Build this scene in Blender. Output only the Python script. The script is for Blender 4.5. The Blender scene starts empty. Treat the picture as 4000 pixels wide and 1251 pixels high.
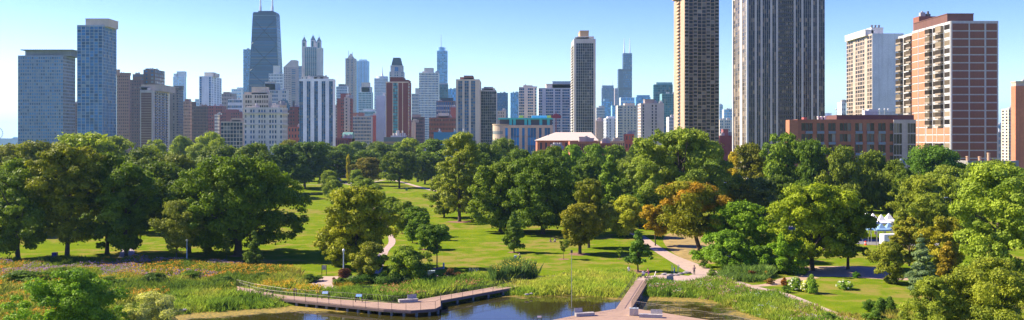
import bpy, bmesh, math, random
import numpy as np
from mathutils import Vector, Matrix
R = math.radians
SC = bpy.context.scene
COL = SC.collection
# ------------------------------------------------------------ camera, sky, sun, exposure
CAMH, F = 26.0, 3500.0            # camera height (m); focal length in px of a 4000 px wide photograph
cam_d = bpy.data.cameras.new("camera"); cam = bpy.data.objects.new("camera", cam_d); COL.objects.link(cam)
cam.location = (0, 0, CAMH); cam.rotation_euler = (R(90), 0, 0)
cam_d.sensor_width = 36; cam_d.lens = 36 * F / 4000
cam_d.shift_y = -(625.5 - 545) / 4000
cam_d.clip_end = 60000; cam_d.clip_start = 0.5
SC.camera = cam
SUN_EL, SUN_AHEAD = R(39), R(13)   # sun over the left, a little ahead of the camera
sv = Vector((-math.cos(SUN_AHEAD) * math.cos(SUN_EL), math.sin(SUN_AHEAD) * math.cos(SUN_EL), math.sin(SUN_EL)))
w = bpy.data.worlds.new("World"); SC.world = w; w.use_nodes = True
nt = w.node_tree; bg = nt.nodes["Background"]
sky = nt.nodes.new("ShaderNodeTexSky"); sky.sky_type = 'NISHITA'; sky.sun_disc = False
sky.sun_elevation = SUN_EL; sky.sun_rotation = math.atan2(sv.x, sv.y)
sky.altitude = 0; sky.air_density = 1.0; sky.dust_density = 0.35; sky.ozone_density = 3.0
hs = nt.nodes.new("ShaderNodeHueSaturation"); hs.inputs['Saturation'].default_value = 1.5; hs.inputs['Hue'].default_value = 0.540
nt.links.new(sky.outputs[0], hs.inputs['Color']); nt.links.new(hs.outputs[0], bg.inputs[0]); bg.inputs[1].default_value = 0.108
sd = bpy.data.lights.new("sun", 'SUN'); sd.energy = 5.0; sd.angle = R(0.5); sd.color = (1.0, 0.88, 0.68)
so = bpy.data.objects.new("sun", sd); COL.objects.link(so)
so.rotation_euler = sv.to_track_quat('Z', 'Y').to_euler(); so.location = sv * 500
SC.view_settings.view_transform = 'Standard'; SC.view_settings.look = 'None'
SC.view_settings.exposure = 1.25; SC.view_settings.gamma = 1
SC.render.engine = 'CYCLES'
cy = SC.cycles; cy.use_denoising = True; cy.max_bounces = 6; cy.diffuse_bounces = 3; cy.glossy_bounces = 3
cy.transmission_bounces = 2; cy.volume_bounces = 1; cy.transparent_max_bounces = 4
cy.sample_clamp_indirect = 4
try: cy.denoising_prefilter = 'NONE'
except Exception: pass
# ------------------------------------------------------------ materials
MATS = {}
def new_mat(name):
    m = bpy.data.materials.new(name); m.use_nodes = True
    return m, m.node_tree, m.node_tree.nodes["Principled BSDF"]
def noise(nt, scale, detail=4, co='Object', rough=.6, vec=None):
    n = nt.nodes.new("ShaderNodeTexNoise"); n.inputs['Scale'].default_value = scale
    n.inputs['Detail'].default_value = detail; n.inputs['Roughness'].default_value = rough
    if vec is None:
        t = nt.nodes.new("ShaderNodeTexCoord"); vec = t.outputs[co]
    nt.links.new(vec, n.inputs['Vector']); return n
def ramp(nt, src, stops):
    r = nt.nodes.new("ShaderNodeValToRGB"); e = r.color_ramp.elements
    while len(e) < len(stops): e.new(0.5)
    for k, (p, c) in enumerate(stops):
        e[k].position = p; e[k].color = (c[0], c[1], c[2], 1) if hasattr(c, '__len__') else (c, c, c, 1)
    nt.links.new(src, r.inputs[0]); return r
def mixc(nt, f, a, b, mode='MIX'):
    m = nt.nodes.new("ShaderNodeMix"); m.data_type = 'RGBA'; m.blend_type = mode
    for s, v in ((m.inputs[0], f), (m.inputs[6], a), (m.inputs[7], b)):
        if hasattr(v, 'is_output'): nt.links.new(v, s)
        elif hasattr(v, '__len__'): s.default_value = (v[0], v[1], v[2], 1)
        else: s.default_value = v
    return m.outputs[2]
def bump(nt, b, h, strength=.3, dist=.1):
    n = nt.nodes.new("ShaderNodeBump"); n.inputs['Strength'].default_value = strength
    n.inputs['Distance'].default_value = dist; nt.links.new(h, n.inputs['Height'])
    nt.links.new(n.outputs[0], b.inputs['Normal'])
def wall(c, rough=.85, var=.22, fine=1.2, streak=True):
    key = ('w', c, rough, var)
    if key in MATS: return MATS[key]
    m, t, b = new_mat("masonry")
    n1 = noise(t, .06, 5); n2 = noise(t, fine, 3)
    d = tuple(x * (1 - var) for x in c); l = tuple(min(1, x * (1 + var)) for x in c)
    r1 = ramp(t, n1.outputs[0], [(.3, d), (.7, l)])
    c2 = mixc(t, .35, r1.outputs[0], ramp(t, n2.outputs[0], [(.35, tuple(x * .75 for x in c)), (.65, tuple(min(1, x * 1.2) for x in c))]).outputs[0])
    # rain streaks: noise stretched along z
    tc = t.nodes.new("ShaderNodeTexCoord"); mp = t.nodes.new("ShaderNodeMapping")
    mp.inputs['Scale'].default_value = (.5, .5, .02); t.links.new(tc.outputs['Object'], mp.inputs[0])
    n3 = noise(t, 1.0, 3, vec=mp.outputs[0])
    c3 = mixc(t, ramp(t, n3.outputs[0], [(.5, 0.0), (.75, .5)]).outputs[0], c2, tuple(x * .7 for x in c))
    t.links.new(c3, b.inputs['Base Color']); b.inputs['Roughness'].default_value = rough
    MATS[key] = m; return m
def plain(c, rough=.6, metal=0., name="paint", var=.12, sc=3.):
    key = ('p', c, rough, metal)
    if key in MATS: return MATS[key]
    m, t, b = new_mat(name)
    n = noise(t, sc, 4)
    r = ramp(t, n.outputs[0], [(.3, tuple(x * (1 - var) for x in c)), (.7, tuple(min(1, x * (1 + var)) for x in c))])
    t.links.new(r.outputs[0], b.inputs['Base Color']); b.inputs['Roughness'].default_value = rough
    b.inputs['Metallic'].default_value = metal
    MATS[key] = m; return m
def glass(tint=(.02, .05, .09), blind=.25, spec=.28, blindc=(.35, .36, .33), metal=.0):
    key = ('g', tint, blind, spec, blindc, metal)
    if key in MATS: return MATS[key]
    m, t, b = new_mat("window_glass")
    a = t.nodes.new("ShaderNodeAttribute"); a.attribute_name = 'rnd'
    oi = t.nodes.new("ShaderNodeObjectInfo")
    ad = t.nodes.new("ShaderNodeMath"); ad.operation = 'ADD'
    t.links.new(a.outputs['Fac'], ad.inputs[0]); t.links.new(oi.outputs['Random'], ad.inputs[1])
    wn = t.nodes.new("ShaderNodeTexWhiteNoise"); wn.noise_dimensions = '1D'; t.links.new(ad.outputs[0], wn.inputs['W'])
    blind *= .8; blindc = tuple(x * .7 for x in blindc); t1 = tuple(x * .5 for x in tint); t2 = tuple(x * 1.5 for x in tint)
    r = t.nodes.new("ShaderNodeValToRGB"); r.color_ramp.interpolation = 'LINEAR'
    e = r.color_ramp.elements; e.new(.5); e.new(.7)
    mid = tuple((p * .35 + q * .65) for p, q in zip(blindc, tint))
    for k, (p, c) in enumerate([(0, t1), (max(.05, 1 - blind - .12), t2), (1 - blind * .7, mid), (1, blindc)]):
        e[k].position = p; e[k].color = (*c, 1)
    t.links.new(wn.outputs[0], r.inputs[0]); t.links.new(r.outputs[0], b.inputs['Base Color'])
    b.inputs['Roughness'].default_value = .18; b.inputs['Specular IOR Level'].default_value = spec
    b.inputs['Metallic'].default_value = metal
    n = noise(t, .35, 2, 'Object'); bump(t, b, n.outputs[0], .06, .25)
    MATS[key] = m; return m
def leafmat():
    m, t, b = new_mat("leaves")
    a = t.nodes.new("ShaderNodeAttribute"); a.attribute_name = 'rnd'
    oi = t.nodes.new("ShaderNodeObjectInfo")
    dk = mixc(t, 1.0, oi.outputs['Color'], (.55, .62, .6), 'MULTIPLY')
    br = mixc(t, 1.0, oi.outputs['Color'], (1.95, 1.62, 1.25), 'MULTIPLY')
    rr = ramp(t, a.outputs['Fac'], [(0, 0.), (1, 1.)])
    col = mixc(t, rr.outputs[0], dk, br)
    t.links.new(col, b.inputs['Base Color']); b.inputs['Roughness'].default_value = .55
    b.inputs['Specular IOR Level'].default_value = .12
    tr = t.nodes.new("ShaderNodeBsdfTranslucent"); t.links.new(mixc(t, 1.0, col, (1.25, 1.3, .45), 'MULTIPLY'), tr.inputs[0])
    ms = t.nodes.new("ShaderNodeMixShader"); ms.inputs[0].default_value = .30
    t.links.new(b.outputs[0], ms.inputs[1]); t.links.new(tr.outputs[0], ms.inputs[2])
    t.links.new(ms.outputs[0], t.nodes["Material Output"].inputs[0]); return m
def attrmat(name, rough=.7, transl=.42):
    m, t, b = new_mat(name)
    a = t.nodes.new("ShaderNodeAttribute"); a.attribute_name = 'colr'
    t.links.new(a.outputs['Color'], b.inputs['Base Color']); b.inputs['Roughness'].default_value = rough
    b.inputs['Specular IOR Level'].default_value = .2
    tr = t.nodes.new("ShaderNodeBsdfTranslucent"); t.links.new(a.outputs['Color'], tr.inputs[0])
    ms = t.nodes.new("ShaderNodeMixShader"); ms.inputs[0].default_value = transl
    t.links.new(b.outputs[0], ms.inputs[1]); t.links.new(tr.outputs[0], ms.inputs[2])
    t.links.new(ms.outputs[0], t.nodes["Material Output"].inputs[0]); return m
LEAF = leafmat(); BLADE = attrmat("blades"); BARK = plain((.075, .055, .04), .95, name="bark", var=.35, sc=2.)
BARKL = plain((.16, .13, .10), .95, name="pale_bark", var=.3, sc=2.)
# ------------------------------------------------------------ mesh helpers
def fast_mesh(name, V, Fq, rnd=None, colr=None):
    V = np.asarray(V, np.float32); Fq = np.asarray(Fq, np.int32); k = Fq.shape[1]
    me = bpy.data.meshes.new(name)
    me.vertices.add(len(V)); me.vertices.foreach_set('co', V.ravel())
    me.loops.add(Fq.size); me.loops.foreach_set('vertex_index', Fq.ravel())
    me.polygons.add(len(Fq)); me.polygons.foreach_set('loop_start', np.arange(0, Fq.size, k, dtype=np.int32))
    me.polygons.foreach_set('loop_total', np.full(len(Fq), k, np.int32))
    if rnd is not None:
        a = me.attributes.new('rnd', 'FLOAT', 'FACE'); a.data.foreach_set('value', np.asarray(rnd, np.float32))
    if colr is not None:
        c = np.ones((len(Fq), 4), np.float32); c[:, :3] = colr
        a = me.attributes.new('colr', 'FLOAT_COLOR', 'FACE'); a.data.foreach_set('color', c.ravel())
    me.update(calc_edges=True); return me
class MB:
    def __init__(s): s.v = []; s.f = []; s.r = []
    def box(s, x0, x1, y0, y1, z0, z1, r=0.):
        n = len(s.v)
        s.v += [(x0, y0, z0), (x1, y0, z0), (x1, y1, z0), (x0, y1, z0), (x0, y0, z1), (x1, y0, z1), (x1, y1, z1), (x0, y1, z1)]
        for q in ((0, 3, 2, 1), (4, 5, 6, 7), (0, 1, 5, 4), (1, 2, 6, 5), (2, 3, 7, 6), (3, 0, 4, 7)):
            s.f.append(tuple(n + i for i in q)); s.r.append(r)
        return s
    def obox(s, c, sz, rz=0., r=0., rx=0., ry=0.):
        n = len(s.v); M = Matrix.Rotation(rz, 3, 'Z') @ Matrix.Rotation(ry, 3, 'Y') @ Matrix.Rotation(rx, 3, 'X'); c = Vector(c)
        for x, y, z in ((-1, -1, -1), (1, -1, -1), (1, 1, -1), (-1, 1, -1), (-1, -1, 1), (1, -1, 1), (1, 1, 1), (-1, 1, 1)):
            s.v.append(tuple(c + M @ Vector((x * sz[0] / 2, y * sz[1] / 2, z * sz[2] / 2))))
        for q in ((0, 3, 2, 1), (4, 5, 6, 7), (0, 1, 5, 4), (1, 2, 6, 5), (2, 3, 7, 6), (3, 0, 4, 7)):
            s.f.append(tuple(n + i for i in q)); s.r.append(r)
        return s
    def tube(s, pts, rad, k=6, cap=True):
        pts = [Vector(p) for p in pts]
        if not hasattr(rad, '__len__'): rad = [rad] * len(pts)
        base = len(s.v)
        for i, p in enumerate(pts):
            d = (pts[min(i + 1, len(pts) - 1)] - pts[max(i - 1, 0)])
            d = d.normalized() if d.length > 1e-9 else Vector((0, 0, 1))
            a = d.cross(Vector((0, 0, 1)))
            if a.length < .1: a = d.cross(Vector((1, 0, 0)))
            a.normalize(); b = d.cross(a)
            for j in range(k):
                t = 2 * math.pi * j / k
                s.v.append(tuple(p + (a * math.cos(t) + b * math.sin(t)) * rad[i]))
        for i in range(len(pts) - 1):
            for j in range(k):
                s.f.append((base + i * k + j, base + i * k + (j + 1) % k, base + (i + 1) * k + (j + 1) % k, base + (i + 1) * k + j)); s.r.append(0.)
        if cap:
            s.f.append(tuple(base + j for j in range(k))[::-1]); s.r.append(0.)
            e = base + (len(pts) - 1) * k
            s.f.append(tuple(e + j for j in range(k))); s.r.append(0.)
        return s
    def lathe(s, c, prof, k=16, ang0=0.):
        base = len(s.v)
        for z, r in prof:
            for j in range(k):
                t = ang0 + 2 * math.pi * j / k; s.v.append((c[0] + r * math.cos(t), c[1] + r * math.sin(t), c[2] + z))
        for i in range(len(prof) - 1):
            for j in range(k):
                s.f.append((base + i * k + j, base + i * k + (j + 1) % k, base + (i + 1) * k + (j + 1) % k, base + (i + 1) * k + j)); s.r.append(0.)
        e = base + (len(prof) - 1) * k
        s.f.append(tuple(base + j for j in range(k))[::-1]); s.f.append(tuple(e + j for j in range(k))); s.r += [0., 0.]
        return s
    def frust(s, x0, x1, y0, y1, z0, X0, X1, Y0, Y1, z1):
        n = len(s.v)
        s.v += [(x0, y0, z0), (x1, y0, z0), (x1, y1, z0), (x0, y1, z0), (X0, Y0, z1), (X1, Y0, z1), (X1, Y1, z1), (X0, Y1, z1)]
        for q in ((0, 3, 2, 1), (4, 5, 6, 7), (0, 1, 5, 4), (1, 2, 6, 5), (2, 3, 7, 6), (3, 0, 4, 7)):
            s.f.append(tuple(n + i for i in q)); s.r.append(0.)
        return s
    def prism(s, poly, z0, z1):
        n = len(s.v); k = len(poly)
        s.v += [(x, y, z0) for x, y in poly] + [(x, y, z1) for x, y in poly]
        s.f.append(tuple(range(n + k - 1, n - 1, -1))); s.f.append(tuple(range(n + k, n + 2 * k))); s.r += [0., 0.]
        for i in range(k):
            j = (i + 1) % k; s.f.append((n + i, n + j, n + k + j, n + k + i)); s.r.append(0.)
        return s
    def face(s, pts, r=0.):
        n = len(s.v); s.v += [tuple(p) for p in pts]; s.f.append(tuple(range(n, n + len(pts)))); s.r.append(r); return s
    def build(s, name, mat, parent=None, loc=None, smooth=False):
        me = bpy.data.meshes.new(name); me.from_pydata(s.v, [], s.f)
        a = me.attributes.new('rnd', 'FLOAT', 'FACE'); a.data.foreach_set('value', s.r)
        if smooth: me.polygons.foreach_set('use_smooth', [True] * len(me.polygons))
        me.update()
        return link(name, me, mat, parent, loc)
def link(name, me, mat, parent=None, loc=None):
    if mat is not None and not me.materials: me.materials.append(mat)
    o = bpy.data.objects.new(name, me); COL.objects.link(o)
    if parent is not None: o.parent = parent
    if loc is not None: o.location = loc
    return o
def tag(o, label=None, cat=None, group=None, kind=None):
    if label: o['label'] = label
    if cat: o['category'] = cat
    if group: o['group'] = group
    if kind: o['kind'] = kind
    return o
def empty(name, loc, label, cat, group=None, rz=0.):
    o = bpy.data.objects.new(name, None); COL.objects.link(o); o.location = loc; o.rotation_euler = (0, 0, rz)
    o.empty_display_size = .1
    return tag(o, label, cat, group)
def copy_tree(o, loc=None, rz=None, parent=None):
    c = o.copy(); COL.objects.link(c)
    if parent is not None: c.parent = parent
    for ch in [x for x in o.children]: copy_tree(ch, parent=c)
    if loc is not None: c.location = loc
    if rz is not None: c.rotation_euler = (0, 0, rz)
    return c
def G(px, py, z=0.):
    D = (CAMH - z) * F / (py - 545.)
    return ((px - 2000.) / F * D, D)
def X(px, D): return (px - 2000.) / F * D
def Z(py, D): return CAMH - (py - 545.) / F * D
def vnoise(x, y, s=1., seed=0):
    x = np.asarray(x, float) * s; y = np.asarray(y, float) * s
    def h(i, j):
        v = np.sin(i * 127.1 + j * 311.7 + seed * 74.7) * 43758.5453; return v - np.floor(v)
    i = np.floor(x); j = np.floor(y); u = x - i; v = y - j; u = u * u * (3 - 2 * u); v = v * v * (3 - 2 * v)
    return (h(i, j) * (1 - u) + h(i + 1, j) * u) * (1 - v) + (h(i, j + 1) * (1 - u) + h(i + 1, j + 1) * u) * v
def inpoly(x, y, P):
    x = np.asarray(x); y = np.asarray(y); ins = np.zeros(x.shape, bool); n = len(P)
    for i in range(n):
        x0, y0 = P[i]; x1, y1 = P[(i + 1) % n]
        if y0 == y1: continue
        c = ((y0 > y) != (y1 > y)) & (x < (x1 - x0) * (y - y0) / (y1 - y0) + x0); ins ^= c
    return ins
def pdist(x, y, P, closed=True):
    x = np.asarray(x, float); y = np.asarray(y, float); d = np.full(x.shape, 1e9); n = len(P)
    for i in range(n if closed else n - 1):
        x0, y0 = P[i]; x1, y1 = P[(i + 1) % n]; dx, dy = x1 - x0, y1 - y0; L = dx * dx + dy * dy + 1e-9
        t = np.clip(((x - x0) * dx + (y - y0) * dy) / L, 0, 1)
        d = np.minimum(d, np.hypot(x - x0 - t * dx, y - y0 - t * dy))
    return d
def smooth_line(P, n=8, closed=False):
    P = [np.array(p, float) for p in P]; out = []; k = len(P)
    rng = range(k) if closed else range(k - 1)
    for i in rng:
        g = (lambda j: P[j % k]) if closed else (lambda j: P[min(max(j, 0), k - 1)])
        a, b, c, d = g(i - 1), g(i), g(i + 1), g(i + 2)
        for s in range(n):
            t = s / n
            out.append(tuple(.5 * ((2 * b) + (-a + c) * t + (2 * a - 5 * b + 4 * c - d) * t * t + (-a + 3 * b - 3 * c + d) * t ** 3)))
    if not closed: out.append(tuple(P[-1]))
    return out
# ------------------------------------------------------------ ground, pond, paths
WZ = -0.55; DECK = 0.45
pond_px = [(560, 1300), (640, 1240), (760, 1222), (930, 1212), (1110, 1197), (1300, 1196), (1480, 1202), (1640, 1196), (1760, 1184), (1900, 1158), (1985, 1152),
           (2060, 1156), (2200, 1150), (2330, 1155), (2430, 1162), (2530, 1158), (2640, 1160), (2740, 1166), (2810, 1180), (2880, 1206), (2950, 1232), (3040, 1262), (3100, 1330), (2400, 1420), (1200, 1420)]
POND = smooth_line([G(*p, WZ) for p in pond_px], 5, True)
def ground_z(x, y):
    x = np.asarray(x, float); y = np.asarray(y, float)
    d = pdist(x, y, POND); ins = inpoly(x, y, POND); s = np.where(ins, -d, d)
    z = np.where(s > 0, WZ * np.clip(1 - s / 2.2, 0, 1) ** 1.5, WZ + np.clip(s * .9, -1.6, 0))
    return z
def lawn_material():
    m, t, b = new_mat("lawn")
    co = t.nodes.new("ShaderNodeTexCoord").outputs['Object']
    n1 = noise(t, .035, 5, vec=co); n2 = noise(t, .22, 5, vec=co); n3 = noise(t, 2.5, 4, vec=co)
    g = ramp(t, n2.outputs[0], [(.25, (.095, .16, .008)), (.5, (.155, .215, .010)), (.75, (.225, .255, .014))])
    dry = ramp(t, n3.outputs[0], [(.3, (.23, .175, .05)), (.7, (.34, .25, .07))])
    mul = t.nodes.new("ShaderNodeMath"); mul.operation = 'MULTIPLY'
    t.links.new(n1.outputs[0], mul.inputs[0]); t.links.new(n2.outputs[0], mul.inputs[1])
    f = ramp(t, mul.outputs[0], [(.245, 0.), (.34, .8)])
    c = mixc(t, f.outputs[0], g.outputs[0], dry.outputs[0])
    # finer darker green mottling across the whole lawn
    c2 = mixc(t, ramp(t, n3.outputs[0], [(.35, 0.), (.75, .38)]).outputs[0], c, (.055, .11, .010))
    t.links.new(c2, b.inputs['Base Color']); b.inputs['Roughness'].default_value = .9; b.inputs['Specular IOR Level'].default_value = .0
    n4 = noise(t, 9, 3, vec=co); bump(t, b, n4.outputs[0], .5, .15)
    return m
def axis(dense0, dense1, step, far0, far1):
    a = list(np.arange(dense0, dense1 + 1e-6, step)); s = step; v = a[0]
    lo = []
    while v > far0: s *= 1.5; v -= s; lo.append(max(v, far0))
    s = step; v = a[-1]; hi = []
    while v < far1: s *= 1.5; v += s; hi.append(min(v, far1))
    return np.array(lo[::-1] + a + hi)
xs_ = axis(-78, 78, .9, -26000, 26000); ys_ = axis(98, 172, .9, -60, 30000)
GX, GY = np.meshgrid(xs_, ys_)
near = (GY < 200) & (np.abs(GX) < 120)
GZ = np.zeros(GX.shape); GZ[near] = ground_z(GX[near], GY[near])
nx, ny = len(xs_), len(ys_)
idx = np.arange(nx * ny).reshape(ny, nx)
quads = np.stack([idx[:-1, :-1], idx[:-1, 1:], idx[1:, 1:], idx[1:, :-1]], -1).reshape(-1, 4)
me = fast_mesh("ground", np.stack([GX, GY, GZ], -1).reshape(-1, 3), quads)
tag(link("ground", me, lawn_material()), "mown park lawn with sunlit and dry patches", None, None, 'structure')
def water_material():
    m, t, b = new_mat("pond_water")
    co = t.nodes.new("ShaderNodeTexCoord").outputs['Object']
    mp = t.nodes.new("ShaderNodeMapping"); mp.inputs['Scale'].default_value = (.45, 1., 1.); t.links.new(co, mp.inputs[0])
    a = t.nodes.new("ShaderNodeAttribute"); a.attribute_name = 'alg'
    n = noise(t, .9, 8, vec=mp.outputs[0], rough=.72); n2 = noise(t, .16, 3, vec=co)
    ad = t.nodes.new("ShaderNodeMath"); ad.operation = 'ADD'; t.links.new(n.outputs[0], ad.inputs[0]); t.links.new(a.outputs['Fac'], ad.inputs[1])
    ad2 = t.nodes.new("ShaderNodeMath"); ad2.operation = 'MULTIPLY_ADD'; ad2.inputs[1].default_value = .35
    t.links.new(n2.outputs[0], ad2.inputs[0]); t.links.new(ad.outputs[0], ad2.inputs[2])
    mask = ramp(t, ad2.outputs[0], [(.80, 0.), (.92, 1.)])
    n3 = noise(t, 3., 4, vec=co)
    alg = ramp(t, n3.outputs[0], [(.3, (.075, .085, .012)), (.5, (.24, .18, .028)), (.7, (.42, .27, .04))])
    t.links.new(mixc(t, mask.outputs[0], (.036, .032, .006), alg.outputs[0]), b.inputs['Base Color'])
    rr = ramp(t, mask.outputs[0], [(0, .035), (1, .8)]); t.links.new(rr.outputs[0], b.inputs['Roughness'])
    b.inputs['Specular IOR Level'].default_value = .27
    nb = noise(t, 1.6, 3, vec=mp.outputs[0]); bump(t, b, nb.outputs[0], .02, .2)
    return m
wx, wy = np.meshgrid(np.arange(-75, 60, 1.), np.arange(84, 170, 1.))
dd = pdist(wx, wy, POND)
band = np.clip(1 - dd / 5.5, 0, 1) * .42
leftb = np.clip(1 - dd / 9, 0, 1) * .40 * (wx < -22) * (wy > 120)
rightb = .20 * (wx > 17) * (vnoise(wx, wy, .12, 3)) * 1.3
alg = band * .75 + leftb + rightb - .06
i2 = np.arange(wx.size).reshape(wx.shape)
wq = np.stack([i2[:-1, :-1], i2[:-1, 1:], i2[1:, 1:], i2[1:, :-1]], -1).reshape(-1, 4)
me = fast_mesh("pond_water", np.stack([wx, wy, np.full(wx.shape, WZ)], -1).reshape(-1, 3), wq)
a = me.attributes.new('alg', 'FLOAT', 'POINT'); a.data.foreach_set('value', alg.ravel().astype(np.float32))
tag(link("pond_water", me, water_material()), "dark pond water with floating algae along the bank", None, None, 'structure')

PAVE = plain((.42, .31, .235), .85, name="paving", var=.14, sc=.8)
ASPH = plain((.20, .19, .19), .9, name="asphalt", var=.2, sc=.6)
DIRT = plain((.40, .28, .17), .95, name="dirt", var=.25, sc=1.2)
def sheet(name, pts, mat, z, label):
    bm = bmesh.new(); vs = [bm.verts.new((x, y, z)) for x, y in pts]; f = bm.faces.new(vs)
    if f.normal.z < 0: f.normal_flip()
    bmesh.ops.triangulate(bm, faces=[f]); me = bpy.data.meshes.new(name); bm.to_mesh(me)
    o = link(name, me, mat); tag(o, label, None, None, 'structure'); return o
def ribbon(name, px, widths, mat, z, label, world=False):
    P = [p if world else G(*p) for p in px]; P = smooth_line([(p[0], p[1], w_) for p, w_ in zip(P, widths)], 6)
    L, Rr = [], []
    for i, (x, y, w_) in enumerate(P):
        a = P[max(i - 1, 0)]; b = P[min(i + 1, len(P) - 1)]; d = math.hypot(b[0] - a[0], b[1] - a[1]) + 1e-9
        nx_, ny_ = -(b[1] - a[1]) / d, (b[0] - a[0]) / d
        L.append((x + nx_ * w_ / 2, y + ny_ * w_ / 2, z)); Rr.append((x - nx_ * w_ / 2, y - ny_ * w_ / 2, z))
    V = L + Rr; n = len(L); me = fast_mesh(name, V, [(i, i + n, i + n + 1, i + 1) for i in range(n - 1)])
    o = link(name, me, mat); tag(o, label, None, None, 'structure'); return o
ribbon("main_path", [(2400, 880), (2490, 918), (2545, 958), (2610, 998), (2690, 1036), (2755, 1066), (2850, 1098), (2950, 1124), (3060, 1150), (3170, 1192), (3260, 1228), (3360, 1262), (3500, 1300)],
       [2.8, 2.8, 3.0, 3.4, 5.0, 6, 3.2, 2.2, 2.2, 2.1, 2.1, 2.1, 2.1], PAVE, .016, "curving pale path to the bridge and along the bank")
sheet("plaza_paving", [G(*p) for p in [(2470, 1108), (2480, 1084), (2540, 1078), (2600, 1072), (2690, 1078), (2740, 1060), (2800, 1092), (2700, 1104), (2560, 1108)]], PAVE, .012, "pale plaza at the end of the bridge")
ribbon("side_path", [(2880, 1112), (2960, 1117), (3030, 1108), (3090, 1092), (3180, 1082)], [1.5, 1.8, 2.5, 4, 3], DIRT, .020, "bare dirt spur off the curving path")
ribbon("avenue_path", [(1452, 1090), (1500, 985), (1530, 930), (1470, 830), (1420, 770), (1382, 730), (1350, 712)], [2.6, 1.9, 1.7, 1.6, 1.6, 1.6, 1.6], PAVE, .012, "straight path between the rows of young trees")
ribbon("left_path", [(900, 1136), (960, 1134), (1040, 1150)], [3, 3, 3], PAVE, .012, "pale path end meeting the boardwalk")
sheet("left_plaza_paving", [G(*p) for p in [(1190, 1146), (1208, 1122), (1222, 1104), (1262, 1080), (1330, 1080), (1440, 1078), (1470, 1090), (1330, 1096), (1312, 1118), (1325, 1142)]], PAVE, .018, "pale paved clearing behind the boardwalk")
ribbon("cross_path", [(1640, 1082), (1780, 1080), (1880, 1078), (2000, 1082), (2110, 1084), (2230, 1076)], [3, 4.2, 4.0, 2.4, 2.6, 2.2], PAVE, .014, "pale path behind the reeds")
ribbon("far_path", [(1420, 706), (1520, 704), (1570, 712), (1620, 726), (1690, 744), (1760, 752)], [2.5, 3, 3, 3, 3, 3], PAVE, .012, "pale path crossing behind the lone lawn tree")
ribbon("far_left_path", [(1130, 722), (1250, 720), (1330, 716), (1390, 722), (1500, 704)], [2, 2, 2, 2, 2], PAVE, .02, "distant pale path crossing the lawn")
ribbon("wood_path", [(478, 1030), (490, 1008), (498, 985), (495, 972), (470, 960)], [3, 3, 3, 2.5, 2], plain((.33, .27, .27), .9, name="path_paving"), .012, "path under the dark trees at left")
ribbon("park_road", [(2380, 868), (2560, 862), (2760, 858), (2960, 868), (3120, 900), (3300, 936), (3480, 948), (3700, 950)], [9, 9, 9, 9, 10, 13, 13, 10], ASPH, .008, "park road behind the trees at right")
sheet("bare_slope", [G(*p) for p in smooth_line([(2640, 905), (2800, 898), (2900, 930), (2880, 985), (2790, 1030), (2700, 1022), (2625, 985), (2590, 935)], 4, True)],
      (lambda: (lambda m: m)(plain((.30, .21, .065), .95, name="dry_grass", var=.35, sc=.35)))(), .006, "dry golden lawn under the orange tree")
sheet("bare_soil", [G(*p) for p in smooth_line([(3080, 1050), (3200, 1040), (3420, 1045), (3560, 1080), (3540, 1096), (3300, 1082), (3120, 1078)], 4, True)], DIRT, .006, "bare soil in the shade of the large bright tree")
def lake_material():
    m, t, b = new_mat("lake_water"); b.inputs['Base Color'].default_value = (.03, .09, .12, 1); b.inputs['Roughness'].default_value = .25
    n = noise(t, .02, 3); bump(t, b, n.outputs[0], .5, 3.); return m
sheet("lake_water", [(-1750, 2600), (-1950, 3300), (-2450, 4200), (-3600, 6000), (-15000, 29900), (-25900, 29900), (-25900, 2600)], lake_material(), .3, "pale lake beyond the leftmost tower")
# ------------------------------------------------------------ boardwalk, bridge, platform
DK = plain((.58, .40, .31), .8, name="deck_boards", var=.12, sc=1.4)
def deck_material():
    m, t, b = new_mat("deck_boards")
    tc = t.nodes.new("ShaderNodeTexCoord"); n = noise(t, .9, 5)
    wv = t.nodes.new("ShaderNodeTexWave"); wv.inputs['Scale'].default_value = 2.2; wv.inputs['Distortion'].default_value = .1
    wv.bands_direction = 'X'; t.links.new(tc.outputs['Object'], wv.inputs[0])
    c = mixc(t, ramp(t, wv.outputs[0], [(0, 0.), (.12, 1.)]).outputs[0], (.30, .20, .15), ramp(t, n.outputs[0], [(.3, (.30, .195, .12)), (.7, (.41, .27, .17))]).outputs[0])
    t.links.new(c, b.inputs['Base Color']); b.inputs['Roughness'].default_value = .8; return m
DKM = deck_material(); BEAM = plain((.16, .11, .09), .8, name="beam"); STEEL = plain((.10, .085, .075), .5, .5, name="rail_steel")
PILE = plain((.22, .22, .2), .9, name="concrete_pile", var=.3)
def railing(root, line, z0, h=1.1, step=2.3, nm="railing"):
    # line: world points; a top rail, thin cables, and posts as sub-parts
    L = [Vector((p[0], p[1], z0)) for p in line]
    mb = MB(); up = Vector((0, 0, 1))
    mb.tube([p + up * h for p in L], .024, 4)
    for k in range(1, 6): mb.tube([p + up * (h * k / 6.) for p in L], .006, 3, False)
    rail = mb.build(nm, STEEL, root)
    seg = [0.]
    for a_, b_ in zip(L, L[1:]): seg.append(seg[-1] + (b_ - a_).length)
    n = max(1, round(seg[-1] / step)); first = None
    for i in range(n + 1):
        s = seg[-1] * i / n; j = max(k for k in range(len(seg)) if seg[k] <= s + 1e-6); j = min(j, len(L) - 2)
        t_ = (s - seg[j]) / max(1e-6, seg[j + 1] - seg[j]); p = L[j].lerp(L[j + 1], t_)
        if first is None:
            first = MB().box(-.025, .025, -.03, .03, -.12, h + .01).build("railing_post", STEEL, rail, tuple(p))
        else:
            c = first.copy(); COL.objects.link(c); c.parent = rail; c.location = tuple(p)
    return rail
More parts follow.
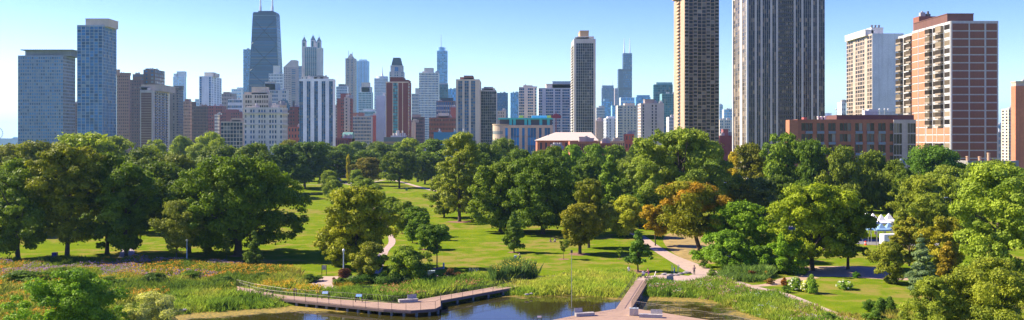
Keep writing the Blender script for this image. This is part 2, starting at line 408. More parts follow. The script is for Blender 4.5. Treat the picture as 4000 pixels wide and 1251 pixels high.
def piles(root, pts):
    first = None
    for p in pts:
        if first is None: first = MB().lathe((0, 0, 0), [(-2.2, .22), (DECK - .5, .22)], 10).build("pile", PILE, root, (p[0], p[1], 0))
        else:
            c = first.copy(); COL.objects.link(c); c.parent = root; c.location = (p[0], p[1], 0)
D_ = lambda px, py: G(px, py, DECK)
nearA = [D_(*p) for p in [(935, 1128), (985, 1146), (1050, 1160), (1120, 1168), (1300, 1187), (1500, 1207), (1605, 1213), (1700, 1206), (1722, 1195), (1721, 1174)]]
nearB = [D_(*p) for p in [(1721, 1174), (1800, 1160), (1900, 1142), (2000, 1124), (2065, 1110)]]
farA = [D_(*p) for p in [(925, 1118), (990, 1134), (1060, 1146), (1120, 1155), (1300, 1168), (1480, 1180), (1560, 1186), (1640, 1170), (1715, 1157), (1800, 1143), (1900, 1126), (2000, 1108), (2050, 1094)]]
bw = empty("boardwalk", (*D_(1500, 1190), 0), "long pinkish timber boardwalk with railings bending along the near pond edge", "boardwalk")
off = Vector((-bw.location.x, -bw.location.y, 0))
def rel(P, o=None): return [(p[0] + off.x, p[1] + off.y) for p in P]
poly = nearA + nearB[1:] + farA[::-1]
def deckmesh(poly, root, nm="deck"):
    P = rel(poly)
    bm = bmesh.new(); vs = [bm.verts.new((x, y, DECK)) for x, y in P]; f = bm.faces.new(vs); f.normal_update()
    if f.normal.z < 0: f.normal_flip()
    r = bmesh.ops.extrude_face_region(bm, geom=[f]); bmesh.ops.translate(bm, vec=(0, 0, -.14), verts=[v for v in r['geom'] if isinstance(v, bmesh.types.BMVert)])
    bmesh.ops.recalc_face_normals(bm, faces=bm.faces); bmesh.ops.triangulate(bm, faces=bm.faces)
    me = bpy.data.meshes.new(nm); bm.to_mesh(me); return link(nm, me, DKM, root)
deckmesh(poly, bw)
mb = MB()
for line in (nearA, nearB, farA[3:]):
    L = rel(line)
    for a_, b_ in zip(L, L[1:]):
        a_, b_ = Vector((*a_, 0)), Vector((*b_, 0)); mid = (a_ + b_) / 2; d = b_ - a_
        mb.obox((mid.x, mid.y, DECK - .30), (d.length, .16, .3), math.atan2(d.y, d.x))
mb.build("edge_beam", BEAM, bw)
railing(bw, rel(nearA), DECK); railing(bw, rel(nearB), DECK); railing(bw, rel(farA), DECK, nm="railing")
def along(line, step, inset=0.):
    out = []; acc = 0; 
    for a_, b_ in zip(line, line[1:]):
        L = math.hypot(b_[0] - a_[0], b_[1] - a_[1]); s = (step - acc) if acc else 0
        while s < L: out.append((a_[0] + (b_[0] - a_[0]) * s / L, a_[1] + (b_[1] - a_[1]) * s / L + inset)); s += step
        acc = (L - (s - step))
    return out
piles(bw, rel(along(nearA[3:-1], 2.0, .35) + along(nearB, 3.6, .4) + along(farA[4:], 3.9, -.3)))
# bridge + platform
pf = empty("viewing_platform", (*D_(2440, 1215), 0), "pinkish pond platform with a straight railed bridge leading to the plaza", "platform")
off = Vector((-pf.location.x, -pf.location.y, 0))
brL = [D_(2483, 1094), D_(2405, 1207)]; brR = [D_(2534, 1096), D_(2468, 1203)]
plL = [D_(*p) for p in [(2405, 1207), (2330, 1219), (2240, 1234), (2160, 1250), (2100, 1266), (2070, 1280), (2062, 1300)]]
plR = [D_(*p) for p in [(2468, 1203), (2530, 1213), (2585, 1221), (2700, 1240), (2850, 1262), (2950, 1285)]]
deckmesh([brL[0], brR[0], brR[1]] + plR[1:] + [D_(2900, 1420), D_(2150, 1420)] + plL[::-1], pf)
railing(pf, rel(brL), DECK, step=1.6); railing(pf, rel(brR), DECK, step=1.3); railing(pf, rel(plL), DECK, step=2.2); railing(pf, rel(plR), DECK, step=2.2)
mb = MB()
for line in (brL, brR, plL, plR):
    L = rel(line)
    for a_, b_ in zip(L, L[1:]):
        a_, b_ = Vector((*a_, 0)), Vector((*b_, 0)); mid = (a_ + b_) / 2; d = b_ - a_
        mb.obox((mid.x, mid.y, DECK - .30), (d.length, .16, .3), math.atan2(d.y, d.x))
mb.build("edge_beam", BEAM, pf)
a_, b_ = rel([D_(2510, 1096)])[0], rel([D_(2440, 1205)])[0]
MB().obox(((a_[0] + b_[0]) / 2, (a_[1] + b_[1]) / 2, DECK + .004), (.09, math.hypot(b_[0] - a_[0], b_[1] - a_[1]), .006), -math.atan2(b_[0] - a_[0], b_[1] - a_[1])).build("expansion_strip", BEAM, pf)
piles(pf, rel(along(brL, 4.5, 0) + along(brR, 4.5, 0) + along(plL, 4, -.4) + along(plR, 4, -.4)))

MULCH = plain((.22, .11, .06), .95, name="mulch", var=.25, sc=3.)
for k, (px, py, rr_) in enumerate([(1707, 1049, 1.5), (2008, 986, 1.5), (2202, 1013, 1.2), (2265, 993, 2.6), (2492, 1061, 2.2), (2421, 1012, .6), (993, 1044, 1.1), (1560, 736, 3.5), (1795, 867, 4.), (945, 998, 2.6), (1660, 975, 1.4), (1632, 925, 1.4)]):
    gx, gy = G(px, py); rg = np.random.default_rng(k)
    sheet("mulch_patch", [(gx + rr_ * rg.uniform(.8, 1.2) * math.cos(a), gy + rr_ * rg.uniform(.8, 1.2) * math.sin(a)) for a in np.arange(0, 6.28, .35)], MULCH, .010 + k * .0003, "brown mulch ring round a tree on the lawn")
# ------------------------------------------------------------ buildings
GL_BLUE = glass((.014, .10, .24), .22); GL_DARK = glass((.010, .028, .050), .2); GL_TEAL = glass((.03, .13, .16), .15)
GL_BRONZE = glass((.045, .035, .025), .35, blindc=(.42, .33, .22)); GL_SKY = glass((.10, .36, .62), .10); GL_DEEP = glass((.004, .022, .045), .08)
GL_WARM = glass((.05, .045, .04), .5, blindc=(.55, .47, .36)); GL_MID = glass((.035, .11, .20), .3)
CREAM = (.52, .44, .34); WHITE = (.68, .68, .66); BRICK = (.30, .10, .06); BROWN = (.16, .085, .06); TAN = (.40, .29, .20)
def face(root, wm, W, H, place, spec, top=1.5, zlo=0., proud=.35):
    """One facade: piers and floor bands stand proud of recessed panes. place(u0,u1,z0,z1,d0,d1) gives the box limits."""
    lay, fl, mode, pf_, sf, gm = spec[:6]; opt = spec[6] if len(spec) > 6 else {}
    n = len(lay); u = W / n; fh = (H - top - zlo) / fl; wb = MB()
    wb.box(*place(0, W, H - top, H, 0, proud + .03))
    i = 0; runs = []
    while i < n:
        j = i
        while j < n and lay[j] == lay[i]: j += 1
        runs.append((lay[i], i, j)); i = j
    cells = []; balc = []; sps = {}
    for ch, a, b in runs:
        if ch == '#': wb.box(*place(a * u, b * u, zlo, H - top, 0, proud)); continue
        if ch == ' ': continue
        for k in range(a, b + 1):
            pw = pf_ * u / 2; lo = k * u - (pw if k > a or a == 0 else 0); hi = k * u + (pw if k < b or b == n else 0)
            lo, hi = max(0, lo), min(W, hi)
            if hi - lo > .02: wb.box(*place(lo, hi, zlo, H - top, 0, proud))
        for f in range(fl):
            z0 = zlo + f * fh
            if sf > 0 and opt.get('sp'): sps.setdefault(a, (a * u + .01, b * u - .01, opt.get('sd', .31), []))[3].append((z0, z0 + sf * fh))
            elif sf > 0: wb.box(*place(a * u + .01, b * u - .01, z0, z0 + sf * fh, 0, proud - .04))
            for k in range(a, b):
                cells.append((k, f, k * u + pf_ * u / 2, (k + 1) * u - pf_ * u / 2, z0 + sf * fh, z0 + fh))
                if ch == 'B': balc.append((k * u + .12 * u, (k + 1) * u - .12 * u, z0))
    return wb, sps, cells, balc
def mkplace(kind, W, d, proud=.35):
    # kind: 'F' front (-y), 'R' right side (+x), 'L' left side (-x)
    if kind == 'F': return lambda a, b, z0, z1, d0, d1: (-W / 2 + a, -W / 2 + b, -d / 2 + proud - d1, -d / 2 + proud - d0, z0, z1)
    if kind == 'R': return lambda a, b, z0, z1, d0, d1: (W / 2 - proud + d0, W / 2 - proud + d1, -d / 2 + proud + .01 + a, -d / 2 + proud + .01 + b, z0, z1)
    return lambda a, b, z0, z1, d0, d1: (-W / 2 + proud - d1, -W / 2 + proud - d0, -d / 2 + proud + .01 + a, -d / 2 + proud + .01 + b, z0, z1)
RAILB = plain((.12, .11, .10), .6, .3, name="balcony_metal"); SLABM = plain((.45, .42, .38), .85, name="balcony_slab")
def put_face(root, wmat, W, H, d, kind, spec, zlo=0., top=1.5):
    proud = .35; fw = W if kind == 'F' else d - proud * 2 - .02
    pl = mkplace(kind, W, d, proud); wb, sp, cells, balc = face(root, None, fw, H, pl, spec, top, zlo, proud)
    opt = spec[6] if len(spec) > 6 else {}; gm = spec[5]; mode = spec[2]
    o = wb.build("facade_frame", opt.get('wm', wmat), root)
    for k_ in sorted(sp):       # one folded sheet per bay: out at each floor line, back behind the glass between them
        u0, u1, sd_, zz_ = sp[k_]; r = MB(); pts = []
        for z0, z1 in zz_: pts += [(z0, .02), (z0, sd_), (z1, sd_), (z1, .02)]
        for z, dd_ in pts:
            q = pl(u0, u1, z, z + 1, 0, dd_)
            if kind == 'F': r.v += [(q[0], q[2], z), (q[1], q[2], z)]
            elif kind == 'R': r.v += [(q[1], q[2], z), (q[1], q[3], z)]
            else: r.v += [(q[0], q[3], z), (q[0], q[2], z)]
        for i in range(len(pts) - 1): r.f.append((2 * i, 2 * i + 1, 2 * i + 3, 2 * i + 2)); r.r.append(0.)
        r.build("floor_bands", opt['sp'], root)
    rng = random.Random(hash((round(W, 2), kind)) & 255)
    if mode == 'c' and len(cells) > 0:
        cells.sort(key=lambda c: (-c[1], c[0])); one = cells[:100 if kind == 'F' else 60]; rest = cells[len(one):]
        if len(cells) <= 100: one, rest = cells, []
        c0 = one[0]; w_, h_ = c0[3] - c0[2], c0[5] - c0[4]
        bx = pl(0, w_, 0, h_, 0, .08); cx = [(bx[0] + bx[1]) / 2, (bx[2] + bx[3]) / 2, 0]
        base = MB(); bb = (bx[0] - cx[0], bx[1] - cx[0], bx[2] - cx[1], bx[3] - cx[1], 0, h_); base.box(*bb)
        # centre mullion
        if opt.get('mull', True):
            if kind == 'F': base.box(-.05, .05, bb[2] - .04, bb[2] + .02, 0, h_)
            else: base.box(bb[0] - .04 if kind == 'L' else bb[1] - .02, bb[0] + .02 if kind == 'L' else bb[1] + .04, -.05, .05, 0, h_)
        first = None
        for c in one:
            q = pl(c[2], c[3], c[4], c[5], 0, .08); loc = ((q[0] + q[1]) / 2, (q[2] + q[3]) / 2, q[4])
            if first is None: first = base.build("window", gm, root, loc)
            else:
                k = first.copy(); COL.objects.link(k); k.parent = root; k.location = loc
        if rest:
            r = MB()
            for c in rest: r.box(*pl(c[2], c[3], c[4], c[5], 0, .08), r=rng.random())
            tag(r.build("windows", gm, root), kind='stuff')
    elif cells:
        cols = {}
        for c in cells: cols.setdefault(c[0], []).append(c)
        for k in sorted(cols):      # one connected strip of panes per bay; the floor bands stand in front of it
            r = MB(); zs = [c[4] for c in cols[k]] + [cols[k][-1][5]]
            for z in zs:
                q = pl(cols[k][0][2], cols[k][0][3], z, z + 1, 0, .08)
                if kind == 'F': r.v += [(q[0], q[2], z), (q[1], q[2], z)]
                elif kind == 'R': r.v += [(q[1], q[2], z), (q[1], q[3], z)]
                else: r.v += [(q[0], q[3], z), (q[0], q[2], z)]
            for i in range(len(zs) - 1): r.f.append((2 * i, 2 * i + 1, 2 * i + 3, 2 * i + 2)); r.r.append(rng.random())
            r.build("window_strip", gm, root)
    if balc:
        first = None; balc.sort(key=lambda b: -b[2]); ex = balc[100:]; pj = opt.get('proj', 1.3); bm_ = opt.get('bm', RAILB)
        def bal(m, a, b, z):
            m.box(*pl(a, b, z, z + .22, proud, proud + pj))
            m.box(*pl(a, b, z + .22, z + 1.15, proud + pj - .06, proud + pj - .001))
            m.box(*pl(a, a + .06, z + .22, z + 1.14, proud, proud + pj - .07)); m.box(*pl(b - .06, b, z + .22, z + 1.14, proud, proud + pj - .07))
        c0 = balc[0]; b0 = MB(); bal(b0, c0[0], c0[1], 0)
        q0 = pl(c0[0], c0[1], 0, 1, 0, 1)
        for c in balc[:100]:
            q = pl(c[0], c[1], 0, 1, 0, 1); loc = (q[0] - q0[0], q[2] - q0[2], c[2])
            if first is None: first = b0.build("balcony", bm_, root, loc)
            else:
                k = first.copy(); COL.objects.link(k); k.parent = root; k.location = loc
        if ex:
            r = MB()
            for c in ex: bal(r, c[0], c[1], c[2])
            tag(r.build("balconies", bm_, root), kind='stuff')
NB = 0
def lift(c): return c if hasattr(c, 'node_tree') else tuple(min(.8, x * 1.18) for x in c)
def building(label, x0, x1, top, D, wc, front, side=None, xs=None, d=None, name="apartment_tower", cat="building", group=None, ph=(), units=None, zlo=0., cap=1.5, core=None, var=.2, mast=None, backxs=False):
    global NB; NB += 1
    xa, xb = X(x0, D), X(x1, D); W = xb - xa; H = Z(top, D); sg = 1 if (x0 + x1) / 2 < 2000 else -1
    e = x1 if sg > 0 else x0
    if d is None: d = D * (abs(e - 2000) / abs(xs - 2000) - 1) if xs is not None else min(W, 30)
    d = max(d, 4.)
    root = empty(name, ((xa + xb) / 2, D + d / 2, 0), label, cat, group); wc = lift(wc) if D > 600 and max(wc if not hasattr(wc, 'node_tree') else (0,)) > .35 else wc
    wm = wc if hasattr(wc, 'node_tree') else wall(wc, var=var); cm = wm if core is None else wall(core)
    MB().box(-W / 2 + .35, W / 2 - .35, -d / 2 + .35, d / 2, 0, H - .4).build("wall", cm, root)
    if front: put_face(root, wm, W, H, d, 'F', front, zlo, cap)
    if side: put_face(root, wm, W, H, d, 'R' if sg > 0 else 'L', side, zlo, cap)
    k = 'R' if sg > 0 else 'L'
    if not side and d > 1.5: put_face(root, wm, W, H, d, k, ('#', 4, 'f', 0, 0, GL_DARK), zlo, cap)
    put_face(root, wm, W, H, d, 'L' if k == 'R' else 'R', ('#', 4, 'f', 0, 0, GL_DARK), zlo, cap)
    for p in ph:   # (x0,x1,top,colour,depth_fraction)
        px0, px1, pt, pc = p[:4]; fr = p[4] if len(p) > 4 else .6; yb = d * .15; Dp = D + yb
        a, b = X(px0, Dp) - root.location.x, X(px1, Dp) - root.location.x
        m = MB().box(a, b, -d / 2 + yb, -d / 2 + yb + d * fr, H - 1, Z(pt, Dp)); m.box(a - .2, b + .2, -d / 2 + yb - .2, -d / 2 + yb + d * fr + .2, Z(pt, Dp) - .5, Z(pt, Dp) + .1)
        m.build("penthouse", wall(pc) if not hasattr(pc, 'node_tree') else pc, root)
    rng = random.Random(NB * 7)
    if units is None: units = 3 if D < 2500 and H > 15 else 0
    for i in range(units):
        ux, uy = rng.uniform(-W * .4, W * .35), rng.uniform(-d * .4, 0); s = rng.uniform(1.5, 4) * (1 + D / 3000)
        m = MB().box(ux, ux + s, uy, uy + s * .8, H - .3, H + rng.uniform(1.2, 3)); m.lathe((ux + s / 2, uy + s * .4, H + 1), [(0, s * .25), (2.3, s * .22)], 8)
        m.build("rooftop_unit", plain((.35, .34, .33), .7, name="metal_box"), root)
    if mast:
        for mx, mt in mast:
            MB().tube([(X(mx, D + d / 2) - root.location.x, 0, H - 1), (X(mx, D + d / 2) - root.location.x, 0, Z(mt, D + d / 2))], [.012 * D / 25, .003 * D / 25], 6).build("antenna", plain((.6, .6, .6), .5, name="mast"), root)
    return root, W, H, d
S = lambda c, fl, pf=.3, sf=.3, g=GL_DARK, **o: (c if isinstance(c, str) else 'G' * c, fl, 's', pf, sf, g, o)
C = lambda c, fl, pf=.3, sf=.3, g=GL_DARK, **o: (c if isinstance(c, str) else 'G' * c, fl, 'c', pf, sf, g, o)
FF = lambda c, fl, pf=.3, sf=.3, g=GL_DARK, **o: (c if isinstance(c, str) else 'G' * c, fl, 'f', pf, sf, g, o)
LEAD = (.28, .27, .27)
# --- left lakefront pair
r, W, H, d = building("broad grey-blue slab tower with a thin flat overhanging roof, leftmost on the skyline", 70, 246, 217, 900, (.21, .26, .34), S(20, 33, .26, .40, glass((.03, .15, .32), .35, blindc=(.30, .42, .52))), S(10, 33, .3, .35, GL_BRONZE), xs=295)
D = 900
MB().box(X(102, D + 4) - r.location.x, X(283, D + 4) - r.location.x, -d / 2 + 2.5, d / 2 - 1, H - .3, Z(197, D)).build("lattice_crown", wall((.13, .16, .20)), r)
MB().box(X(82, D) - r.location.x, X(286, D) - r.location.x, -d / 2 - 1, d / 2 + 3, Z(197, D), Z(194, D)).build("roof_slab", wall((.16, .18, .20)), r)
m = MB(); a, b, z0, z1 = X(102, D + 4) - r.location.x, X(283, D + 4) - r.location.x, H - .2, Z(197, D)
for i in range(46): m.box(a + (b - a) * i / 46, a + (b - a) * i / 46 + .35, -d / 2 + 2.2, -d / 2 + 2.45, z0, z1)
m.build("lattice_screen", wall((.30, .33, .36)), r)
building("tall dark blue glass tower with pale grid and cream penthouse near left edge", 301, 400, 98, 850, (.27, .33, .38), C(6, 46, .14, .12, glass((.012, .12, .29), .15, blindc=(.25, .38, .5))), C(10, 46, .11, .12, glass((.010, .10, .23), .2, blindc=(.4, .36, .32))), xs=456, ph=((334, 423, 73, (.55, .47, .36), .7),), units=1)
building("narrow brown brick block squeezed between the two leftmost towers", 283, 310, 404, 1200, (.22, .11, .09), FF(4, 24, .4, .4), xs=318, name="apartment_block")
# --- brown group
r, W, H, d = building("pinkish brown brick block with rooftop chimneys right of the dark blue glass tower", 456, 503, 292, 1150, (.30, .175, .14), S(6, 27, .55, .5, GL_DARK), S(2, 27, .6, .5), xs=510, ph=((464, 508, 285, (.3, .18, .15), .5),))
for px in (457, 470): MB().lathe((X(px, 1155) - r.location.x, -4, H - 1), [(0, 2.2), (6, 2.2), (6.2, 2.6), (7.5, 2.4)], 12).build("chimney", wall((.4, .26, .2)), r)
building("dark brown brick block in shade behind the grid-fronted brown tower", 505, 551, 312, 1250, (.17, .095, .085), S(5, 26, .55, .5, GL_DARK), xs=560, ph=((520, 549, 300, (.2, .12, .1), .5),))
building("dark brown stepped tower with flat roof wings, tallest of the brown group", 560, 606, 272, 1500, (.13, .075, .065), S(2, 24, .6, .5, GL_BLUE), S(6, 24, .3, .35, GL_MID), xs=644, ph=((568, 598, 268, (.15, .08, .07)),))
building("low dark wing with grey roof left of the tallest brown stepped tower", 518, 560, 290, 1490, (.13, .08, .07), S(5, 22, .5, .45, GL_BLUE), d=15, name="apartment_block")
r, W, H, d = building("dark brown tower with thin pale floor lines and balconies on its right side", 547, 596, 352, 1000, (.40, .37, .33), ('#', 1, 'f', 0, 0, GL_DARK), S('#BGBGBGB#', 26, .2, .3, GL_BLUE, proj=1.2), xs=661, ph=((552, 628, 331, (.42, .37, .30), .9), (549, 585, 340, (.2, .22, .25), .3)))
m = MB(); m.box(-W / 2 + 1.2, W / 2 - 1.2, -d / 2 - .05, -d / 2 + .2, 0, H - 3); m.build("brick_panel", wall((.16, .085, .065)), r)
for i in range(27): MB().box(-W / 2 + 1.2, W / 2 - 1.2, -d / 2 - .12, -d / 2, 3 + i * (H - 6) / 27, 3.35 + i * (H - 6) / 27).build("floor_band", wall((.50, .42, .33)), r)
building("grey brown slab tower just right of the balconied brown tower", 661, 696, 348, 1250, (.20, .165, .15), S('##G#G', 26, .3, .4, GL_DARK), S(5, 26, .3, .4, GL_MID), xs=716, ph=((668, 700, 343, (.5, .45, .38), .8), (680, 712, 336, (.12, .12, .12), .3)))
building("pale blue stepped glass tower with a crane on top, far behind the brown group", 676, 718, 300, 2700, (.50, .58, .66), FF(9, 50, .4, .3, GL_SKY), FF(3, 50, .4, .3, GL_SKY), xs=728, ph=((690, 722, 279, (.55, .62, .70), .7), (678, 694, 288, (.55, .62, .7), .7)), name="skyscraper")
building("tan brick block with regular punched windows right of the grey brown slab", 716, 742, 396, 1150, (.38, .23, .16), C(5, 18, .5, .5, GL_DARK), S(2, 18, .5, .5), xs=750, ph=((722, 738, 388, (.3, .16, .12)),), name="apartment_block")
building("wide dark brown block with brick bays, low in the left skyline", 745, 806, 415, 1200, (.15, .10, .09), S(11, 17, .5, .45, GL_DARK), S(2, 17, .5, .45), xs=813, ph=((748, 762, 398, (.13, .08, .07)), (788, 806, 412, (.25, .12, .1))), name="apartment_block")
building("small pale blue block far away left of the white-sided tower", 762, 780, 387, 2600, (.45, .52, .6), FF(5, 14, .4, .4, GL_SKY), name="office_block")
building("pale tower with blank bluish wall and cream penthouse, standing alone left of the black tower", 778, 826, 298, 1600, (.56, .60, .63), S('G##G', 33, .45, .12, GL_BLUE), S('GG#GG#GG#GG', 33, .35, .25, GL_BLUE), xs=866, ph=((798, 835, 283, (.62, .56, .46), .25), (838, 850, 288, (.55, .5, .42), .2)), units=2)
building("dark red brick block with pale window column low in the left skyline", 808, 868, 414, 1400, (.28, .085, .075), S('GGG#GGG', 15, .5, .5, GL_DARK), d=20, name="apartment_block")
building("second dark red brick block with stepped top left of the cream hotel", 866, 945, 438, 1350, (.30, .085, .075), S('GG##GGGG#', 14, .5, .5, GL_DARK), d=20, ph=((880, 925, 428, (.3, .09, .08)),), name="apartment_block")
building("slim white block with dark window column in front of the red brick blocks", 838, 850, 448, 1150, (.62, .57, .50), S(3, 13, .3, .5, GL_DARK), S(3, 13, .3, .5), xs=858, name="apartment_block")
building("grey brown wedding-cake block with stepped roof left of the beige banded tower", 866, 915, 366, 1700, (.33, .27, .25), S(8, 15, .5, .45, GL_DARK), xs=925, ph=((872, 895, 360, (.2, .12, .12)),), units=2, name="apartment_block")
building("distant white office block with blue glass top left of the black tapered tower", 904, 942, 348, 2500, (.52, .58, .62), FF(8, 18, .4, .5, GL_SKY), ph=((925, 945, 342, (.5, .56, .6)),), name="office_block")
building("low white flat-roofed block with ribbon windows behind the cream hotel", 890, 945, 388, 1550, (.55, .55, .55), S(7, 10, .1, .55, GL_MID), name="office_block", units=2)
building("mid-rise concrete frame block with wide dark panes left of the cream hotel", 862, 948, 475, 1080, (.52, .43, .32), C(7, 10, .16, .2, GL_DARK), d=18, ph=((905, 952, 462, (.5, .40, .29), .6), (900, 940, 468, (.4, .32, .25), .8)), name="apartment_block", units=2)
# --- black tapered tower
D = 2060; cx = X(1032, D); root = empty("skyscraper", (cx, D + 18, 0), "black tapered tower with cross bracing and two white antennas, tallest left of centre", "skyscraper")
Ht = Z(52, D); zb = 0; wt = (1078 - 987) / 3500 * D; wbm = (1091 - 972) / 3500 * D * 1.16; dt, db = wt * .62, wbm * .62
GL_HAN = glass((.006, .07, .15), .08)
bk = wall((.012, .045, .085), rough=.5)
MB().frust(-wbm / 2, wbm / 2, -db / 2, db / 2, 0, -wt / 2, wt / 2, -dt / 2, dt / 2, Ht).build("wall", bk, root)
for i in range(90):
    f = (i + .5) / 92; z = f * Ht; hw = (wbm + (wt - wbm) * f) / 2 - 1.5; hd = (db + (dt - db) * f) / 2; hd2 = hd - .35
    MB().box(-hw, hw, -hd - .12, -hd + .4, z, z + 1.9, r=(i * 7 % 10) / 10).box(hw + 1.2, hw + 1.6, -hd2 + 1, hd2 - 1, z, z + 1.9, r=(i * 3 % 10) / 10).build("window_band", GL_BLUE if i % 9 == 0 else GL_HAN, root)
for k in range(5):
    f0, f1 = k / 5.2, (k + 1) / 5.2
    for s in (1, -1):
        p = [(s * (wbm + (wt - wbm) * f0) / 2, -(db + (dt - db) * f0) / 2 - .6, f0 * Ht), (-s * (wbm + (wt - wbm) * f1) / 2, -(db + (dt - db) * f1) / 2 - .6, f1 * Ht)]
        MB().tube([Vector(p[0]).lerp(Vector(p[1]), .03), Vector(p[0]).lerp(Vector(p[1]), .97)], .6, 4).build("cross_brace", bk, root)
MB().box(-wt / 2 + 1, wt / 2 - 1, -dt / 2 + 1, dt / 2 - 1, Ht, Ht + 3).box(-wt * .3, wt * .34, -dt * .3, dt * .3, Ht + 3, Z(41, D)).build("penthouse", bk, root)
MB().box(-wt / 2 - .2, wt / 2 + .2, -dt / 2 - .2, dt / 2 + .2, Ht - 9, Ht - 4).build("crown_band", wall((.10, .16, .20)), root)
for px in (1009, 1056):
    x = X(px, D) - cx
    MB().tube([(x, 0, Ht + 3), (x, 0, Z(20, D))], [3.2, 3.0], 8).tube([(x, 0, Z(20, D)), (x, 0, Z(-25, D)), (x, 0, Z(-75, D))], [2.0, 1.2, .4], 8).build("antenna", plain((.62, .62, .62), .5, name="mast"), root)
building("slim blue glass tower standing partly behind the black tapered tower's left edge", 950, 979, 193, 2150, (.22, .30, .38), S(6, 60, .25, .3, GL_SKY), name="skyscraper", d=30)
building("white stepped tower with narrow upper shaft just right of the black tapered tower", 1050, 1104, 288, 1900, (.52, .53, .52), S(9, 26, .45, .4, GL_MID), xs=1110, ph=((1067, 1092, 257, (.60, .58, .53), .5),), name="skyscraper")
# slanted-top pink tower
r, W, H, d = building("pinkish stone tower with a slanted top right of the black tapered tower", 1107, 1136, 262, 2300, (.52, .40, .34), S(4, 44, .45, .4, GL_DARK), name="skyscraper", d=26)
W2 = X(1157, 2300) - X(1136, 2300)
MB().frust(-W / 2, W / 2 + W2, -d / 2 + .5, d / 2, H - .5, W / 2 + .5, W / 2 + W2, -d / 2 + .5, d / 2, Z(235, 2300)).build("slanted_top", wall((.60, .48, .40)), r)
MB().box(W / 2 - .3, W / 2 + W2, -d / 2 + .4, d / 2, 0, H).build("right_wing", wall((.44, .34, .32)), r)
for i in range(44): MB().box(W / 2 + 2, W / 2 + W2 - 2, -d / 2 + .2, -d / 2 + .5, 5 + i * H / 46, 7.5 + i * H / 46, r=i * .37 % 1).build("window_band", GL_MID, r)
building("plain blue-grey tower between the slanted pink tower and the turreted tower", 1157, 1178, 258, 2500, (.22, .28, .36), S(5, 50, .3, .4, GL_BLUE), name="skyscraper", d=30)
# turreted tower
D = 2350
r, W, H, d = building("pale stone tower with teal glass top and pointed corner turrets", 1177, 1251, 300, D, (.55, .50, .44), S('G#GGGGG#G', 30, .4, .4, GL_MID), name="skyscraper", d=44)
zt = Z(183, D)
MB().box(-W / 2 + 1, W / 2 - 1, -d / 2 + 1, d / 2, H, zt).build("upper_wall", wall((.56, .52, .46)), r)
m = MB()
for i in range(7):
    x = -W / 2 + 8 + i * (W - 18) / 6; m.box(x, x + 1.0, -d / 2 + .3, -d / 2 + 1, H, zt)
for k in range(24): MB().box(-W / 2 + 8, W / 2 - 9, -d / 2 + .5, -d / 2 + .98, H + 2 + k * (zt - H) / 25, H + 4.4 + k * (zt - H) / 25, r=k * .13 % 1).build("window_band", GL_TEAL, r)
m.build("pier", wall((.6, .57, .5)), r)
for px, f in ((1187, 0), (1218, .5), (1216, 0), (1245, 0)):
    x = X(px if f == 0 else px, D) - r.location.x; y = -d / 2 + 5 + f * 20
    if px == 1216: y = d / 2 - 4
    z0 = zt - (0 if px != 1245 else 4); zt1 = Z(162 if px != 1218 else 155, D)
    t = MB().box(x - 5.2, x + 5.2, y - 5.2, y + 5.2, z0 - 3, zt1).build("turret", wall((.6, .56, .5)), r)
    MB().box(x - 2.6, x + 2.6, y - 5.5, y - 5.2, z0 + 1, zt1 - 3).build("turret_window", GL_TEAL, t)
    MB().lathe((x, y, zt1), [(0, 7.4), (1, 7.4), (13 if px != 1218 else 14, .3), (18, .2)], 4, R(45)).build("turret_roof", wall((.10, .14, .18)), t)
building("grey-blue apartment block with stepped glass top in front of the slanted pink tower", 1030, 1118, 352, 1500, (.42, .40, .37), S('GG#GGGG##GG', 17, .3, .4, GL_MID), xs=1127, ph=((1033, 1088, 326, (.30, .38, .44), .8), (1035, 1075, 320, (.5, .45, .4), .4)), units=2)
building("beige tower with dark ribbon balconies behind the cream hotel", 948, 1048, 368, 1150, (.55, .45, .33), S('#GGG#GGGGGG', 13, .25, .45, GL_BRONZE), xs=1063, ph=((983, 1042, 340, (.60, .49, .36), .6), (955, 1050, 361, (.55, .45, .33), .9)), units=1)
r, W, H, d = building("cream stone hotel with ornate cornice and many sash windows, low in front", 954, 1103, 420, 620, (.60, .54, .44), C('G#GG#GGG#GGG#G', 13, .42, .42, GL_MID), S(5, 13, .5, .45, GL_BRONZE), xs=1124, name="hotel", ph=((962, 1000, 416, (.5, .45, .4), .3),), units=3)
MB().box(-W / 2 - .9, W / 2 + .9, -d / 2 - .9, d / 2, H - 4.4, H - 3.4).box(-W / 2 - .5, W / 2 + .5, -d / 2 - .5, d / 2, H - 12.2, H - 11.6).build("cornice", wall((.62, .56, .46)), r)
building("cream brick tower wall with warm tint joined behind the cream hotel's right side", 1082, 1112, 411, 680, (.52, .38, .25), S(3, 14, .6, .6, GL_BRONZE), name="apartment_block", d=6)
# mansard
D = 1150
r, W, H, d = building("dark brick building with a steep blue-green mansard roof right of the cream hotel", 1076, 1140, 430, D, (.20, .09, .08), S(8, 12, .5, .5, GL_DARK), name="apartment_block", d=18, ph=((1088, 1100, 395, (.2, .1, .08), .3),))
MB().frust(-W / 2, W / 2 - 4, -d / 2 - .2, d / 2, H - 1, -W / 2 + 6, W / 2 - 9, -d / 2 + 4, d / 2 - 4, Z(391, D)).build("mansard_roof", wall((.07, .16, .17)), r)
building("dark red block with white window columns left of the white striped tower", 1132, 1172, 418, 1000, (.22, .07, .06), S('GG#G', 15, .5, .5, GL_DARK), name="apartment_block", d=14, ph=((1143, 1150, 395, (.1, .1, .12), .1),))
building("small red brick house front low beside the white striped tower", 1125, 1172, 496, 900, (.36, .10, .07), S(4, 6, .5, .5, GL_DARK), name="apartment_block", d=14)
